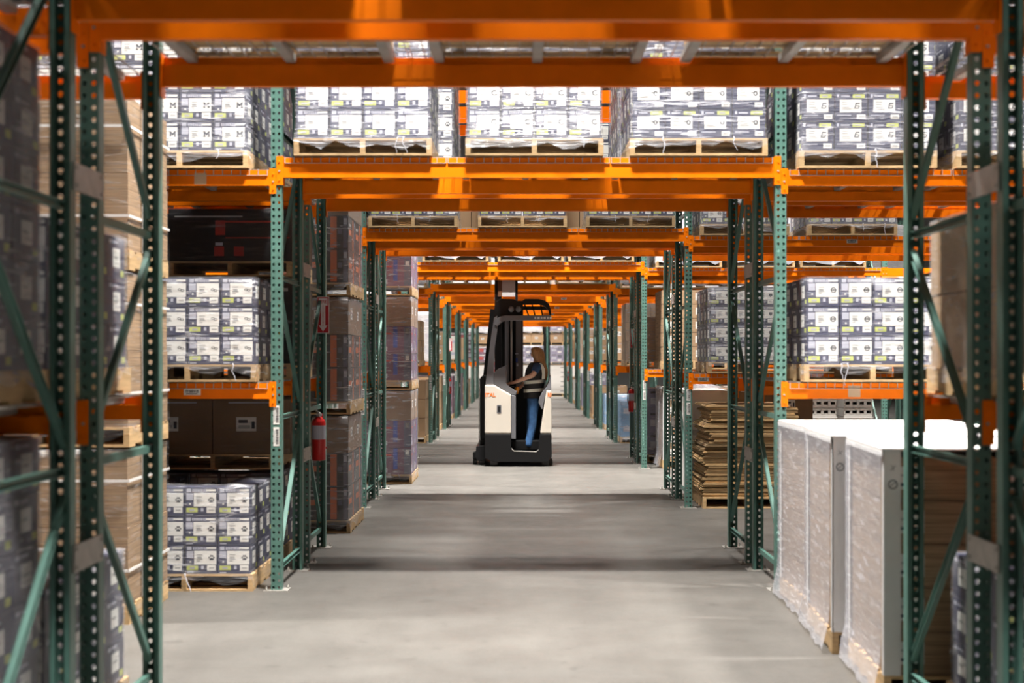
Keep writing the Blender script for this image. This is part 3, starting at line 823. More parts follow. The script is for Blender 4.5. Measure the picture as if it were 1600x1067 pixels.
for x, hh, wd in ((4.72, 9, 'left'), (5.28, 9, 'right')):
    thing(T('wooden_pallet', pallet_mesh(.48,.62)), (x, y+.16, 0), 0, f'small wooden pallet under the {wd} stack of grey plastic trays', 'pallet')
    b = MB(); w, d, h = .44, .58, .135
    b.box(-w/2, w/2, 0, d, 0, .02, TRAYM)
    b.box(-w/2, w/2, 0, .012, .02, .05, TRAYM); b.box(-w/2, w/2, 0, .012, .095, h-.006, TRAYM); b.box(-w/2, w/2, d-.012, d, .02, h-.006, TRAYM)
    b.box(-w/2, -w/2+.012, 0, d, .02, h-.006, TRAYM); b.box(w/2-.012, w/2, 0, d, .02, h-.006, TRAYM)
    for k in range(5): xx = -w/2+w*k/4; b.box(max(-w/2,xx-.02), min(w/2,xx+.02), -.004, .012, .04, .11, TRAYM)
    b.box(-w/2-.012, w/2+.012, -.012, 0, h-.02, h-.008, TRAYM)
    tm = b.mesh('plastic_tray')
    for k in range(hh):
        thing(T('plastic_tray', tm), (x, y+.18, .128+k*h), 0, f'grey slotted plastic tray in the {wd} of two stacks under the right shelf', 'plastic tray', f'{wd} stack of plastic trays')
# far rack rows: what shows beside and above the walkway
cl = load_t('farcarton', [('kraft_l',2,2,.40)]*2, 1.0, 1.18, None)
cf = load_t('farcartonfilm', [('kraft',2,2,.38)]*3, 1.0, 1.18, FILMH)
bl = load_t('farblue', [('blue',2,2,.36)]*2, 1.0, 1.18, FILMH)
pk = load_t('farpink', [('pink',2,2,.36)]*3, 1.0, 1.18, FILM)
wc = load_t('farwhite', [('white',2,2,.38)]*2, 1.0, 1.18, None)
tt = load_t('fartall', [('kraft',2,2,.38)]*3, 1.0, 1.18, None)
desc = {id(cl):'brown labelled cartons', id(cf):'film-wrapped brown cartons', id(bl):'light blue wrapped cartons', id(pk):'red and white wrapped cartons', id(wc):'plain white cartons', id(tt):'tall plain brown cartons', id(wf):'white film-wrapped load', id(pf):'pale purple wrapped load', id(gf):'pale film-wrapped load'}
far = {3: {-1: (gf, wf, wf)}, 4: {-1: (tt, cl, wf), 1: (bl, cf, wf)}, 5: {-1: (tt, wf, wf), 1: (bl, cl, cf)}, 6: {-1: (pk, cl, cf), 1: (cl, cl, wf)},
       7: {-1: (pk, wc, cf), 1: (pf, cl, cf)}, 8: {-1: (cl, cl, wf), 1: (wc, cf, wf)}, 9: {-1: (wc, pk, wf), 1: (cl, cl, wf)}}
for r, sides in far.items():
    for s, trio in sides.items():
        for lv, t in enumerate(trio):
            zz = (0, z1, zs)[lv]
            xx = XC+s*(1.865+.60)+ (.1*s if lv == 1 else 0)
            put(t, xx, YF[r]-.085, zz, f'{desc[id(t)]} on the {("floor","lower shelf","upper shelf")[lv]}, {BWHERE[s]}, {ORD[r]} rack row', f'loads on the {ORD[r]} rack row')
for r in range(4, 10):
    for i, x in enumerate((-1.1, .1, 1.25)):
        if r > 5 and i == 1: continue
        t = (wf, cf, wc)[(r+i) % 3]
        put(t, x, YF[r]-.085, zt, f'{desc[id(t)]} over the walkway, {ORD[r]} rack row, {("left","middle","right")[i]}', f'loads on the {ORD[r]} rack row')
for r in (4, 5):
    for i, x in enumerate((3.7, 4.85, 6.4, 7.6)):
        put(wf, x, YF[r]-.085, zs, f'white film-wrapped load on upper shelf, {ORD[r]} rack row, {("second","third","fourth","fifth")[i]} right of walkway', f'loads on the {ORD[r]} rack row')
# end of the walkway: rack face filled with loads
YE = 63.3
for i, x in enumerate((-2.6, 1.22, 5.0)):
    thing(FRAME, (x, YE-.02, 0), 0, f'green upright frame of the end rack closing the walkway, {("left","middle","right")[i]}', 'rack frame', 'green rack uprights')
dr = load_t('drawers', [('drawer',1,1,.21)]*6, 1.1, 1.1, None)
pl = load_t('endplum', [('plum',2,2,.36)]*2, 1.1, 1.1, FILMH)
kb = load_t('endkraft', [('kraft_l',2,2,.36)], 1.1, 1.1, None)
pke = load_t('endpink', [('pink',2,2,.34)]*2, 1.1, 1.1, FILM)
for i, x in enumerate((-1.9, -.7, .5, 1.9, 3.1)):
    wd = ('leftmost','second from left','middle','second from right','rightmost')[i]
    a = dr if i != 1 else pke
    z = 0
    for t, nm in ((a, 'stacked white drawer boxes' if a is dr else 'red and white cartons'), (pl if i > 1 else pke, 'wrapped purple cartons' if i > 1 else 'wrapped red cartons'), (kb, 'brown cartons'), (pl if i > 2 else wf, 'film-wrapped topmost load')):
        put(t, x, YE, z, f'{nm} at the far end of the walkway, {wd} column', 'loads closing the far end'); z += t.h+.02

# ------------------------------------------------------------------ fire signs and extinguishers
def sign_t():
    b = MB(); b.box(-.055,.055,-.003,0,-.165,.165,SIGNW)
    b.box(-.050,.050,-.0036,-.003,-.160,.160,SIGNR)
    plate = b.mesh('sign_plate')
    a = MB()
    P = [(-.040,.150),(.040,.150),(.040,.085),(.020,.085),(.020,-.095),(.040,-.095),(0,-.150),(-.040,-.095),(-.020,-.095),(-.020,.085),(-.040,.085)]
    a.prism(P, -.0042, -.0036, SIGNW)
    kids = [T('sign_plate', plate), T('arrow', a.mesh('arrow'))]
    return T('fire_extinguisher_sign', None, kids=kids)
SIGN = sign_t()
def text_mesh(name, body, size, m, parent, loc, sx=1.0, ext=.0006, bold=.012, align='CENTER', space=1.0):
    cu = bpy.data.curves.new(name, 'FONT'); cu.body = body; cu.size = size; cu.extrude = ext; cu.align_x = align; cu.align_y = 'CENTER'
    cu.offset = size*bold; cu.space_line = space
    o = bpy.data.objects.new('tmp_text', cu); C.objects.link(o)
    dg = bpy.context.evaluated_depsgraph_get(); me = bpy.data.meshes.new_from_object(o.evaluated_get(dg)); me.name = name
    bpy.data.objects.remove(o); bpy.data.curves.remove(cu)
    me.materials.clear(); me.materials.append(m)
    me.transform(Matrix.Diagonal((sx,1,1,1))); me.transform(Matrix.Rotation(PI/2,4,'X'))
    return part(name, me, parent, None, loc)
def fire_sign(x, y, z, label):
    s = thing(SIGN, (x,y,z), 0, label, 'sign', 'fire extinguisher signs')
    text_mesh('lettering', 'FIRE', .040, SIGNR, s, (0,-.0048,.118))
    text_mesh('lettering', '\n'.join('EXTINGUISHER'), .0165, SIGNR, s, (0,-.0048,-.008), 1.1)
    return s
def ext_t():
    b = MB(); b.lathe([(.055,0),(.062,.01),(.062,.335),(.055,.362),(.030,.385),(.022,.395)], EXT, 18)
    l = MB(); l.lathe([(.0626,.19),(.0626,.315)], PAPER2, 18)
    v = MB(); v.lathe([(.022,.395),(.022,.425),(.014,.43)], GALV, 12); v.bar((0,.02,.43),(-.02,-.085,.455),.018,.006,GALV); v.bar((0,.02,.418),(-.02,-.085,.415),.018,.006,GALV)
    v.lathe([(.014,0),(.014,.012)], SIGNW, 10, Matrix.Translation((.02,-.02,.41)) @ Matrix.Rotation(PI/2,4,'X'))
    h = MB(); h.tube([(-.02,0,.41),(-.06,-.02,.40),(-.080,-.03,.32),(-.078,-.035,.20),(-.066,-.04,.13)], .008, BLK, 8)
    k = MB(); k.box(-.03,.03,.060,.068,.02,.42,SIGNR); k.box(-.064,.064,.056,.066,.10,.12,SIGNR)
    return T('fire_extinguisher', None, kids=[T('cylinder', b.mesh('cylinder', True)), T('instruction_label', l.mesh('instruction_label'), label='white paper label'),
             T('valve_handle', v.mesh('valve_handle'), label='silver valve and lever'), T('hose', h.mesh('hose', True), label='black rubber hose'), T('mount_bracket', k.mesh('mount_bracket'))])
EXTT = ext_t()
for r, k, wd, zz in ((1,-1,'left of the walkway in the second rack row', .80), (3,1,'right of the walkway in the fourth rack row', .795), (5,-1,'left of the walkway in the sixth rack row', .80), (8,1,'right of the walkway in the ninth rack row', .80)):
    yy = YF[r]+2.36-.039
    fire_sign(FX[k]-.02*k*-1*(-1 if k < 0 else 1), yy-.004, 2.11 if r == 1 else 2.05, f'red fire extinguisher sign with white arrow {wd}')
    thing(EXTT, (FX[k]-.01, yy-.070, zz), 0, f'red fire extinguisher hanging on green upright {wd}', 'fire extinguisher', 'fire extinguishers')

# ------------------------------------------------------------------ stand-up reach truck
TS = 98.5; TY = 22.47
def tx(p): return (p-812.3)/TS
def tz(p): return (729-p)/TS
def pp(L): return [(tx(a), tz(c)) for a, c in L]
truck = bpy.data.objects.new('reach_truck', None); C.objects.link(truck); truck.location = (0, TY, 0)
truck['label'] = 'cream and black stand-up reach truck with raised mast in the walkway'; truck['category'] = 'forklift'
def tp(name, b, smooth=False, label=None, par=None, bev=0):
    me = b.mesh(name, smooth)
    o = part(name, me, par or truck, label)
    if bev:
        md = o.modifiers.new('Bevel', 'BEVEL'); md.width = bev; md.segments = 2; md.limit_method = 'ANGLE'; md.angle_limit = .6
    return o
b = MB()
b.prism(pp([(757.6,678),(798.6,678),(798.6,700),(803,704.5),(838,706),(841,703),(844,678),(861.5,678),(862,714),(856,722),(772,722),(757.6,716)]), 0, .30, BLK)
b.prism(pp([(757.6,690),(862,690),(862,714),(856,722),(772,722),(757.6,716)]), .30, 1.75, BLK)
b.box(tx(757.6), tx(798.6), .30, 1.75, tz(690), tz(678), BLK)
tp('lower_body', b, label='black lower body with a low step', bev=.012)
b = MB(); b.prism(pp([(799.5,700.5),(803.5,704.0),(838,705.2),(841,702.5),(841,703.3),(838,706.2),(803,705.2),(799,701.5)]), -.004, .03, GALV)
tp('step_edge', b, label='bare metal step edge')
b = MB(); b.prism(pp([(757.6,601.7),(772,601.7),(798.6,617),(798.6,677.5),(757.6,677.5)]), .0, 1.75, CREAM)
pn = tp('power_unit_cover', b, label='cream power unit cover', bev=.02)
b = MB(); b.prism(pp([(776.5,634),(777.5,633),(782.5,633),(783.5,634),(783.5,645),(782.5,646),(777.5,646),(776.5,645)]), -.004, .006, GREYT)
b.prism(pp([(778,635),(782,635),(782,644),(778,644)]), -.0055, -.003, BLK2)
tp('door_latch', b, par=pn, label='dark grey recessed latch')
b = MB(); b.prism(pp([(853.5,610),(861,610),(861.7,677.5),(844,677.5)]), .0, 1.40, CREAM)
pr = tp('rear_pillar', b, label='cream pillar behind the operator', bev=.02)
b = MB(); b.prism(pp([(846.5,640),(841.5,630),(843,622),(848,612),(854,605),(858,597),(859.5,587),(860.8,587),(861,609.5),(854,609.5),(847.5,640)]), .06, .95, GREYT)
tp('backrest', b, label='dark grey padded backrest', bev=.01)
b = MB(); b.prism(pp([(798.8,617),(806,619),(806,686),(798.8,686)]), .02, .9, GREYT)
tp('knee_pad', b, label='dark grey knee pad', bev=.01)
b = MB(); b.box(tx(799), tx(858), 1.02, 1.06, tz(700), tz(607), BLK2); b.box(tx(799), tx(843), .3, 1.02, tz(706), tz(704), BLK)
tp('compartment_wall', b, label='black rear wall and floor of the operator compartment')
b = MB(); b.prism(pp([(770,602),(771,583),(778,577),(791,571.5),(791,600),(797,606),(808,612),(806,618),(798,617),(775,603)]), .12, .95, GREYT)
cons = tp('control_console', b, label='grey control console', bev=.012)
b = MB(); M = Matrix.Translation((tx(801), .42, tz(606.5))) @ Matrix.Rotation(.18,4,'Y')
b.lathe([(.02,-.03),(.03,-.01),(.10,-.004),(.112,.006),(.104,.014),(.03,.012),(.01,.02)], BLK2, 20, M)
tp('steering_wheel', b, True, par=cons, label='small black steering disc')
b = MB(); M = Matrix.Translation((tx(808), .30, tz(611)))
b.lathe([(.012,-.06),(.022,-.03),(.036,0),(.038,.03),(.026,.055),(.008,.062)], KNOB, 14, M)
tp('control_handle', b, True, par=cons, label='amber control handle')
# overhead guard
b = MB()
b.prism(pp([(758.5,602),(763,560),(768,520),(772,497),(777,493.5),(777.5,512),(773,545),(771,602)]), .10, .19, GREYT)
b.prism(pp([(772.5,508),(775,499),(781,495.2),(790,493.2),(861,493),(861,501),(795,501.2),(786,502.5),(777,510)]), .08, .19, GREYT)
b.box(tx(790), tx(861), .19, 1.3, tz(497), tz(493.4), GREYT) if False else None
tp('guard_front_frame', b, label='grey front frame of the overhead guard', bev=.006)
b = MB()
b.prism(pp([(771,500),(771.5,486),(774.5,471.5),(783,466.5),(803,467.2),(807,470),(817,470),(817.5,493.5),(783,494)]), .22, 1.20, BLK)
b.prism(pp([(816,470),(820.5,467),(842,467),(851,469.5),(857.5,473.5),(861,484),(861.6,494),(859,494),(857.5,485),(851,478),(842,475.6),(817,476)]), .22, .34, BLK)
b.prism(pp([(816,472),(842,471),(856,478),(861,490),(859,490),(855,480),(842,474),(817,475)]), .34, 1.30, BLK) if False else None
gd = tp('guard_hood', b, label='black overhead guard hood', bev=.008)
for a, c in ((819.5,826.5),(831.5,836.5),(845,848)):
    b = MB(); b.bar((tx(a),.30,tz(475)),(tx(c),.17,tz(495)),.016,.016,BLK); b.bar((tx(a),.30,tz(475)),(tx(a)+.02,1.25,tz(476)),.016,.016,BLK)
    tp('guard_slat', b, par=gd)
b = MB(); b.box(tx(817), tx(861), 1.20, 1.28, tz(481), tz(475), BLK); tp('guard_rear_bar', b, par=gd)
for xx in (799, 810):
    b = MB(); b.lathe([(.035,0),(.047,-.02),(.047,-.06),(.03,-.075)], GREYT, 14, Matrix.Translation((tx(xx),.14,tz(483.5))) @ Matrix.Rotation(-PI/2,4,'X'))
    b.lathe([(.040,0),(.038,.008)], GREYL, 14, Matrix.Translation((tx(xx),.16,tz(483.5))) @ Matrix.Rotation(PI/2,4,'X'))
    tp('work_light', b, True, par=gd, label='round work light with pale lens')
b = MB()
for k, u in enumerate((0,.05,.10,.145,.20,.24)):
    b.box(tx(835)+u, tx(835)+u+(.035 if k % 2 else .028), .0785, .0798, tz(499), tz(495.5), WTXT)
tp('guard_badge', b, label='small pale badge')
# rear post of the guard
b = MB(); b.bar((tx(756),1.3,tz(610)),(tx(770),1.25,tz(480)),.10,.10,BLK); tp('guard_rear_post', b)
# mast, standing beyond the body
MS = 90.0
def mx(p): return (p-812.3)/MS
my = 2.15
b = MB()
for a, c in ((773,784),(805,809)): b.box(mx(a), mx(c), my, my+.14, .05, 4.4, BLK2)
b.box(mx(773), mx(816), my+.10, my+.14, .1, 2.62, BLK)
tp('mast_outer_rails', b, label='black mast rails reaching above the beams')
b = MB()
for a, c in ((789,795),(806,815)): b.box(mx(a), mx(c), my-.08, my+.06, .3, 2.62, GREYT)
b.box(mx(816), mx(817.5), my-.06, my+.06, .3, 2.62, GREYT)
tp('mast_inner_rails', b, label='grey inner mast rails')
b = MB(); b.tube([(mx(799),my-.02,.3),(mx(799),my-.02,2.6)], .018, GALV, 8); b.box(mx(795.5), mx(803), my-.05, my+.02, 1.15, 1.32, BLK); tp('lift_cylinder', b, True)
b = MB(); b.box(mx(784.5), mx(805), my-.02, my+.05, 2.78, 4.3, GREYL)
for k in range(12): b.box(mx(786), mx(803.5), my-.023, my-.02, 2.80+k*.12, 2.805+k*.12, INKG) if k % 4 == 3 else None
tp('carriage_plate', b, label='pale grey panel between the raised rails')
b = MB(); b.box(mx(778), mx(784.4), my-.03, my, 2.78, 4.3, BROWNT); tp('chain_guard', b, label='rust brown strip beside the panel')
b = MB()
for (x, z, w, h, m) in ((805.5,560,3,7,BLUEP),(806.5,569,3,5,PAPER2),(804.5,552,5,1.5,PAPER2)):
    b.box(tx(x), tx(x+w), my-.09, my-.082, tz(z+h), tz(z), m)
tp('warning_sticker', b, label='small blue and white sticker')
# left side: battery box, straddle leg and wheels
b = MB(); b.prism(pp([(748.5,690),(748.5,594),(750,590),(753,588),(757.4,587.5),(757.4,690)]), .55, 1.7, BROWNT if False else BLK2); b.prism(pp([(748.6,700),(757.4,700),(757.4,690),(748.6,690)]), .55, 1.7, BLK2)
tp('battery_box', b, label='dark battery box on the left', bev=.02)
b = MB(); b.tube([(tx(748),.5,tz(592)),(tx(747.4),.5,tz(640)),(tx(747.6),.5,tz(700))], .008, GALV, 6); tp('grab_rail', b, True)
b = MB(); b.prism(pp([(743.5,699),(757.5,698),(757.5,722),(745,722),(741.5,716)]), .35, 2.6, BLK2); b.prism(pp([(737.6,709.5),(743.5,708),(743.5,721),(737.8,720)]), .40, .62, BLK)
tp('straddle_leg', b, label='black straddle leg', bev=.01)
def wheel(x, y, r, w, m=RUBBER):
    b = MB(); M = Matrix.Translation((x, y, r)) @ Matrix.Rotation(PI/2,4,'Y')
    b.lathe([(r*.6,-w/2),(r*.92,-w/2),(r,-w/2+.012),(r,w/2-.012),(r*.92,w/2),(r*.6,w/2)], m, 22, M)
    o = tp('wheel', b, False)
    h = MB(); h.lathe([(r*.6,-w/2-.004),(r*.6,w/2+.004)], GREYT, 16, M); tp('hub', h, par=o)
    return o
wheel(tx(772), .14, .108, .125); wheel(tx(852), .16, .075, .10); wheel(tx(861), .3, .055, .05); wheel(tx(752), .45, .085, .09); wheel(tx(752), 2.4, .085, .09); wheel(tx(741), .5, .05, .06)
text_mesh('lettering', 'ITAL', .085, ORTXT, truck, (tx(758.0),-.003,tz(617.6)), .98, bold=.03, align='LEFT')['label'] = 'orange capital letters on the cream cover'
text_mesh('lettering', 'RE', .085, ORTXT, truck, (tx(855.6),-.003,tz(617.6)), .62, bold=.03, align='LEFT')['label'] = 'orange capital letters on the cream pillar'

# ------------------------------------------------------------------ the operator
PS = 96.8; PY = TY+.42          # the figure stands on the compartment floor
def P(px, py, dy=0): return Vector(((px-812.3)/PS, PY+dy, H-(py-558.5)/PS))
FLOOR_Z = tz(705)+.004
person = None
def skin(name, chains, m, parent=None, sub=2, smooth=True, label=None):
    """chains: lists of (point, radius) joined where points coincide; grown into one surface"""
    V = []; E = []; R = []
    def idx(p, r):
        for i, q in enumerate(V):
            if (q-p).length < 1e-4: return i
        V.append(p.copy()); R.append(r); return len(V)-1
    for ch in chains:
        prev = None
        for p, r in ch:
            i = idx(p, r)
            if prev is not None and prev != i: E.append((prev, i))
            prev = i
    me = bpy.data.meshes.new(name); me.from_pydata([tuple(v) for v in V], E, []); me.materials.append(m)
    o = bpy.data.objects.new(name, me); C.objects.link(o)
    md = o.modifiers.new('Skin', 'SKIN'); md.use_smooth_shade = True
    for i, r in enumerate(R):
        rr = r if isinstance(r, tuple) else (r, r)
        me.skin_vertices[0].data[i].radius = rr
    me.skin_vertices[0].data[0].use_root = True
    s = o.modifiers.new('Sub', 'SUBSURF'); s.levels = sub; s.render_levels = sub
    # freeze to plain mesh so it stays put everywhere
    dg = bpy.context.evaluated_depsgraph_get(); me2 = bpy.data.meshes.new_from_object(o.evaluated_get(dg)); me2.name = name
    bpy.data.objects.remove(o); me2.materials.clear(); me2.materials.append(m)
    me2.polygons.foreach_set('use_smooth', [True]*len(me2.polygons))
    o = bpy.data.objects.new(name, me2); C.objects.link(o)
    if parent: o.parent = parent
    if label: o['label'] = label
    return o
pel = P(834,620); wst = P(834.5,606); che = P(836,582); nck = P(838.5,566); hb0 = P(838.5,560); hd = P(837.5,553.5); top = P(837.5,545)
shN = P(840,571,-.165); elN = P(832.5,586,-.27); wrN = P(802.5,597.5,-.12); kN = P(796,598.5,-.09)
shF = P(835,571,.165); elF = P(827,592,.22); wrF = P(813.5,604.5,.0); kF = P(809.5,607.5,-.06)
hipN = P(834.5,628,-.085); knN = P(832.5,663,-.085); anN = P(824.5,698,-.075); toN = P(815.5,702.5,-.07)
hipF = P(833.5,628,.085); knF = P(829,663,.10); anF = P(829.5,698,.10); toF = P(820,702.5,.11)
def hand(k, w, side):
    """palm plus five separate fingers curling down over what is held"""
    d = (k-w).normalized(); s = Vector((d.y,-d.x,0)).normalized()*side; u = Vector((0,0,-1))
    ch = []
    pm = k+d*.035
    for i, (o, l) in enumerate(((-.030,.072),(-.010,.082),(.010,.076),(.029,.060))):
        r0 = k+s*o*.8+d*.018; r1 = r0+d*l*.40+u*.006; r2 = r1+d*l*.28+u*.028; r3 = r2-d*l*.05+u*.026
        ch.append([(k,.026),(r0,.0115),(r1,.0098),(r2,.0088),(r3,.0072)])
    t0 = w.lerp(k,.55)-s*.030; t1 = t0+d*.030-s*.018+u*.012; t2 = t1+d*.030+u*.018
    ch.append([(w.lerp(k,.35),.022),(t0,.0125),(t1,.0105),(t2,.0085)])
    return ch
body = skin('person', [
    [(pel,(.115,.10)),(wst,(.10,.09)),(che,(.125,.10)),(nck,.055),(hb0,.050),(hd,(.078,.086)),(top,(.058,.064))],
    [(che,(.125,.10)),(shN,.058),(elN,.042),(wrN,.027),(kN,.026)],
    [(che,(.125,.10)),(shF,.058),(elF,.042),(wrF,.027),(kF,.026)],
    [(pel,(.115,.10)),(hipN,.082),(knN,.056),(anN,.038),(toN,.028)],
    [(pel,(.115,.10)),(hipF,.082),(knF,.056),(anF,.038),(toF,.028)],
]+hand(kN, wrN, 1)+hand(kF, wrF, -1), SKIN)
body['label'] = 'person in navy shirt, black reflective vest and jeans, standing at truck controls'; body['category'] = 'person'
person = body
# face turned away to the left: nose, brow, ears, eyes, mouth
fd = Vector((-.80,.60,0)).normalized(); fs = Vector((-fd.y, fd.x, 0)); hc = P(837.5,553.2)
b = MB()
def blob(c, r, m, sc=(1,1,1), n=10, bb=None):
    rings = []
    for j in range(7):
        a = -PI/2+PI*(j+.001)/6.002
        rings.append([c+fd*(r*sc[0]*math.cos(a)*math.cos(2*PI*i/n))+fs*(r*sc[1]*math.cos(a)*math.sin(2*PI*i/n))+Vector((0,0,r*sc[2]*math.sin(a))) for i in range(n)])
    bb.loft(rings, m)
def facepart(name, items, m, label=None):
    b = MB()
    for c, r, sc in items: blob(c, r, m, sc, 10, b)
    o = part(name, b.mesh(name, True), person, label)
facepart('nose', [(hc+fd*.092-Vector((0,0,.012)), .016, (1,.8,1.5))], SKIN)
facepart('eye', [(hc+fd*.080+fs*.032+Vector((0,0,.012)), .011, (1,1,.7))], EYE); facepart('eye', [(hc+fd*.080-fs*.032+Vector((0,0,.012)), .011, (1,1,.7))], EYE)
facepart('mouth', [(hc+fd*.080-Vector((0,0,.046)), .018, (.6,1.2,.45))], LIP)
facepart('ear', [(hc+fs*.083-Vector((0,0,.006)), .022, (.8,.4,1.4))], SKIN); facepart('ear', [(hc-fs*.083-Vector((0,0,.006)), .022, (.8,.4,1.4))], SKIN)
# hair: cap and a long fall down the back
b = MB(); rings = []; n = 18
prof = [(542.0,837.6,.018,0),(543.0,837.8,.062,0),(546,838.2,.098,0),(551,839,.113,.0),(556,840,.112,.0),(561,841.5,.105,.1),(566,844,.100,.3),(572,847,.092,.5),(578,849.5,.080,.6),(584,851.2,.062,.7),(590,852.3,.040,.75),(594,852.8,.018,.8)]
rr = random.Random(9)
for (py, px, r, fl) in prof:
    c = P(px, py); R = []
    for i in range(n):
        a = 2*PI*i/n; v = Vector((math.cos(a), math.sin(a), 0))
        front = max(0, v.dot(fd))
        k = r*(1-.32*front*(1 if py > 550 else .25))*(1+rr.uniform(-.05,.05)+(.05 if i % 2 else 0))
        R.append(c+Vector((v.x*k*(1-fl*.35), v.y*k, 0)))
    rings.append(R)
b.loft(rings, HAIR)
part('hair', b.mesh('hair', True), person, 'long blond hair falling down the back')
skin('tshirt', [[(P(834.5,612),(.118,.105)),(wst,(.112,.102)),(che,(.140,.112)),(P(838.3,569),(.078,.075))],
                [(che,(.140,.112)),(shN,.072),(shN.lerp(elN,.80),.060)],[(che,(.140,.112)),(shF,.072),(shF.lerp(elF,.80),.060)]], TSHIRT, person, label='navy short-sleeved shirt')
b = MB(); rings = []; n = 28; data = [(622,833.5,.155,.185),(617,833.8,.158,.185),(612,834,.160,.183),(607,834.2,.162,.183),(602,834.5,.164,.184),(597,834.9,.166,.186),(592,835.4,.168,.188),(587,836,.168,.192),(580,836.8,.165,.195),(574,837.8,.150,.190),(569,838.6,.125,.165),(566,838.9,.10,.12)]
for (py, px, rx, ry) in data:
    c = P(px, py); rings.append([c+Vector((rx*math.cos(2*PI*i/n), ry*math.sin(2*PI*i/n), 0)) for i in range(n)])
b.loft(rings, VEST, cap=False)
vest = part('safety_vest', b.mesh('safety_vest', True), person, 'black safety vest')
def band(data, name='reflective_stripe'):
    b = MB(); rings = []
    for (py, px, rx, ry) in data:
        c = P(px, py); rings.append([c+Vector(((rx+.004)*math.cos(2*PI*i/n), (ry+.004)*math.sin(2*PI*i/n), (.012*math.cos(2*PI*i/n+.2)))) for i in range(n)])
    b.loft(rings, VSTRIPE, cap=False); part(name, b.mesh(name, True), vest, 'pale reflective stripe')
band([(612,834,.160,.183),(607,834.2,.162,.183)]); band([(599,834.7,.166,.186),(594,835.2,.168,.187)])
b = MB()                                     # strip over the near shoulder
pts = [P(848.5,592,-.150), P(849,584,-.155), P(848.5,577,-.152), P(846,571,-.135), P(842.5,567.3,-.10)]
for i in range(4):
    p, q = pts[i], pts[i+1]; o = Vector((.024,0,.006)); e = Vector((0,-.040,0))
    b.face([p-o+e, p+o+e, q+o+e, q-o+e], VSTRIPE); b.face([p-o, q-o, q+o, p+o], VSTRIPE)
    b.face([p-o+e, q-o+e, q-o, p-o], VSTRIPE); b.face([p+o+e, p+o, q+o, q+o+e], VSTRIPE)
part('reflective_stripe', b.mesh('reflective_stripe'), vest, 'pale reflective shoulder stripe')
jp = P(834,618)
skin('jeans', [[(P(834,613),(.125,.112)),(jp,(.130,.118))],
               [(jp,(.130,.118)),(P(834,628,-.085),.098),(P(832.5,645,-.088),.084),(knN,.071),(P(828,682,-.08),.068),(P(825,698.5,-.075),.072)],
               [(jp,(.130,.118)),(P(833,628,.085),.098),(P(830.5,645,.092),.084),(knF,.070),(P(829.5,682,.10),.067),(P(830,698.5,.10),.070)]], JEANS, person, label='blue denim jeans')
for an, to in ((anN,toN),(anF,toF)):
    b = MB(); d = Vector((to.x-an.x, to.y-an.y, 0)).normalized(); s = Vector((-d.y,d.x,0)); rings = []
    base = Vector((an.x,an.y,FLOOR_Z))-d*.05
    for t, w, h in ((0,.030,.06),(.03,.040,.085),(.09,.042,.085),(.15,.046,.065),(.21,.044,.048),(.245,.030,.034),(.255,.012,.02)):
        c = base+d*t
        rings.append([c+s*(-w)+Vector((0,0,0)), c+s*(-w)+Vector((0,0,h*.6)), c+s*(-w*.5)+Vector((0,0,h)), c+s*(w*.5)+Vector((0,0,h)), c+s*w+Vector((0,0,h*.6)), c+s*w])
    b.loft(rings, SHOE); part('shoe', b.mesh('shoe', True), person, 'dark shoe')

# ------------------------------------------------------------------ the setting
b = MB(); b.face([(-16,-4,0),(16,-4,0),(16,70,0),(-16,70,0)], FLOORM); structure('floor', b.mesh('floor', fix=False), label='grey polished concrete warehouse floor')
b = MB(); b.box(-16,16,-4,70,9.6,9.8,CEILM); structure('ceiling', b.mesh('ceiling'))
b = MB(); b.box(-16.2,-16,-4,70,0,9.8,WALLM); structure('wall_left', b.mesh('wall_left'))
b = MB(); b.box(16,16.2,-4,70,0,9.8,WALLM); structure('wall_right', b.mesh('wall_right'))
b = MB(); b.box(-16.2,16.2,70,70.2,0,9.8,WALLM); structure('wall_back', b.mesh('wall_back'))
b = MB(); b.box(-16.2,16.2,-4.2,-4,0,9.8,WALLM); structure('wall_front', b.mesh('wall_front'))

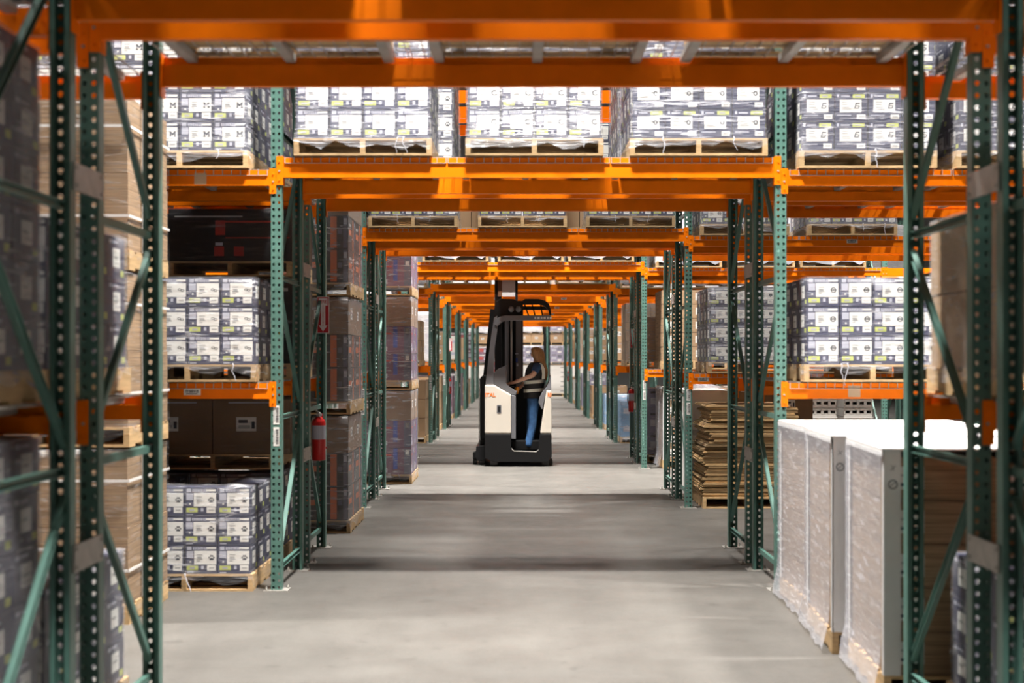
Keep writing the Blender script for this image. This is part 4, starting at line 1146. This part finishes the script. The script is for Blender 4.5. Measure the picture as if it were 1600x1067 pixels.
# ceiling lights, one row above each aisle
def lamp_t():
    b = MB(); b.prism_x([(-.22,.0),(.22,.0),(.12,.10),(-.12,.10)], -.62, .62, LAMPB)
    g = MB(); g.box(-.58,.58,-.18,.18,-.012,-.001,GLOW)
    r = MB()
    for x in (-.5,.5): r.tube([(x,0,.1),(x,0,.62)], .006, GALV, 6)
    return T('ceiling_light', None, kids=[T('housing', b.mesh('housing')), T('diffuser', g.mesh('diffuser')), T('hanger', r.mesh('hanger'))])
LAMP = lamp_t()
LY = [(2.1, .75), (8.60, 1.22), (14.5, .42), (20.3, 1.35), (26.6, .22), (32.5, 1.15), (38.3, .55), (44.5, .7), (51.0, .6), (57.3, .45), (62.0, 1.0)]
LP = 860.0
for i, (yy, p) in enumerate(LY):
    for k, xx in enumerate((-6.6, -.1, 6.4)):
        zz = 8.98
        o = thing(LAMP, (xx, yy, zz), 0, f'ceiling light {("left of","above","right of")[k]} the walkway, number {i+1} counted from the camera', 'ceiling light', 'ceiling lights')
        ld = bpy.data.lights.new('lamp_light', 'AREA'); ld.shape = 'RECTANGLE'; ld.size = 1.15; ld.size_y = .35
        ld.energy = LP*p; ld.color = (1,.965,.91)
        lo = bpy.data.objects.new('lamp_light', ld); C.objects.link(lo); lo.parent = o; lo.location = (0,0,-.02); ld.spread = math.radians(95)

# ------------------------------------------------------------------ world, camera, view
w = bpy.data.worlds.new('World'); bpy.context.scene.world = w; w.use_nodes = True
w.node_tree.nodes['Background'].inputs[0].default_value = (.9,.95,1,1); w.node_tree.nodes['Background'].inputs[1].default_value = .3
cd = bpy.data.cameras.new('Camera'); cam = bpy.data.objects.new('Camera', cd); C.objects.link(cam)
cd.lens = 50; cd.sensor_width = 36; cd.clip_start = .05; cd.clip_end = 200
cam.location = (0,0,H); cam.rotation_euler = (PI/2,0,0)
cd.shift_x = -12.3/1600; cd.shift_y = 25/1600
cd.dof.use_dof = True; cd.dof.focus_distance = 17.0; cd.dof.aperture_fstop = 2.0
sc = bpy.context.scene; sc.camera = cam
sc.view_settings.view_transform = 'Standard'; sc.view_settings.look = 'None'; sc.view_settings.gamma = 1; sc.view_settings.use_curve_mapping = False
sc.view_settings.exposure = -0.22
sc.cycles.use_denoising = True
sc.cycles.max_bounces = 10; sc.cycles.diffuse_bounces = 2; sc.cycles.glossy_bounces = 3; sc.cycles.transparent_max_bounces = 24
sc.cycles.sample_clamp_indirect = 6
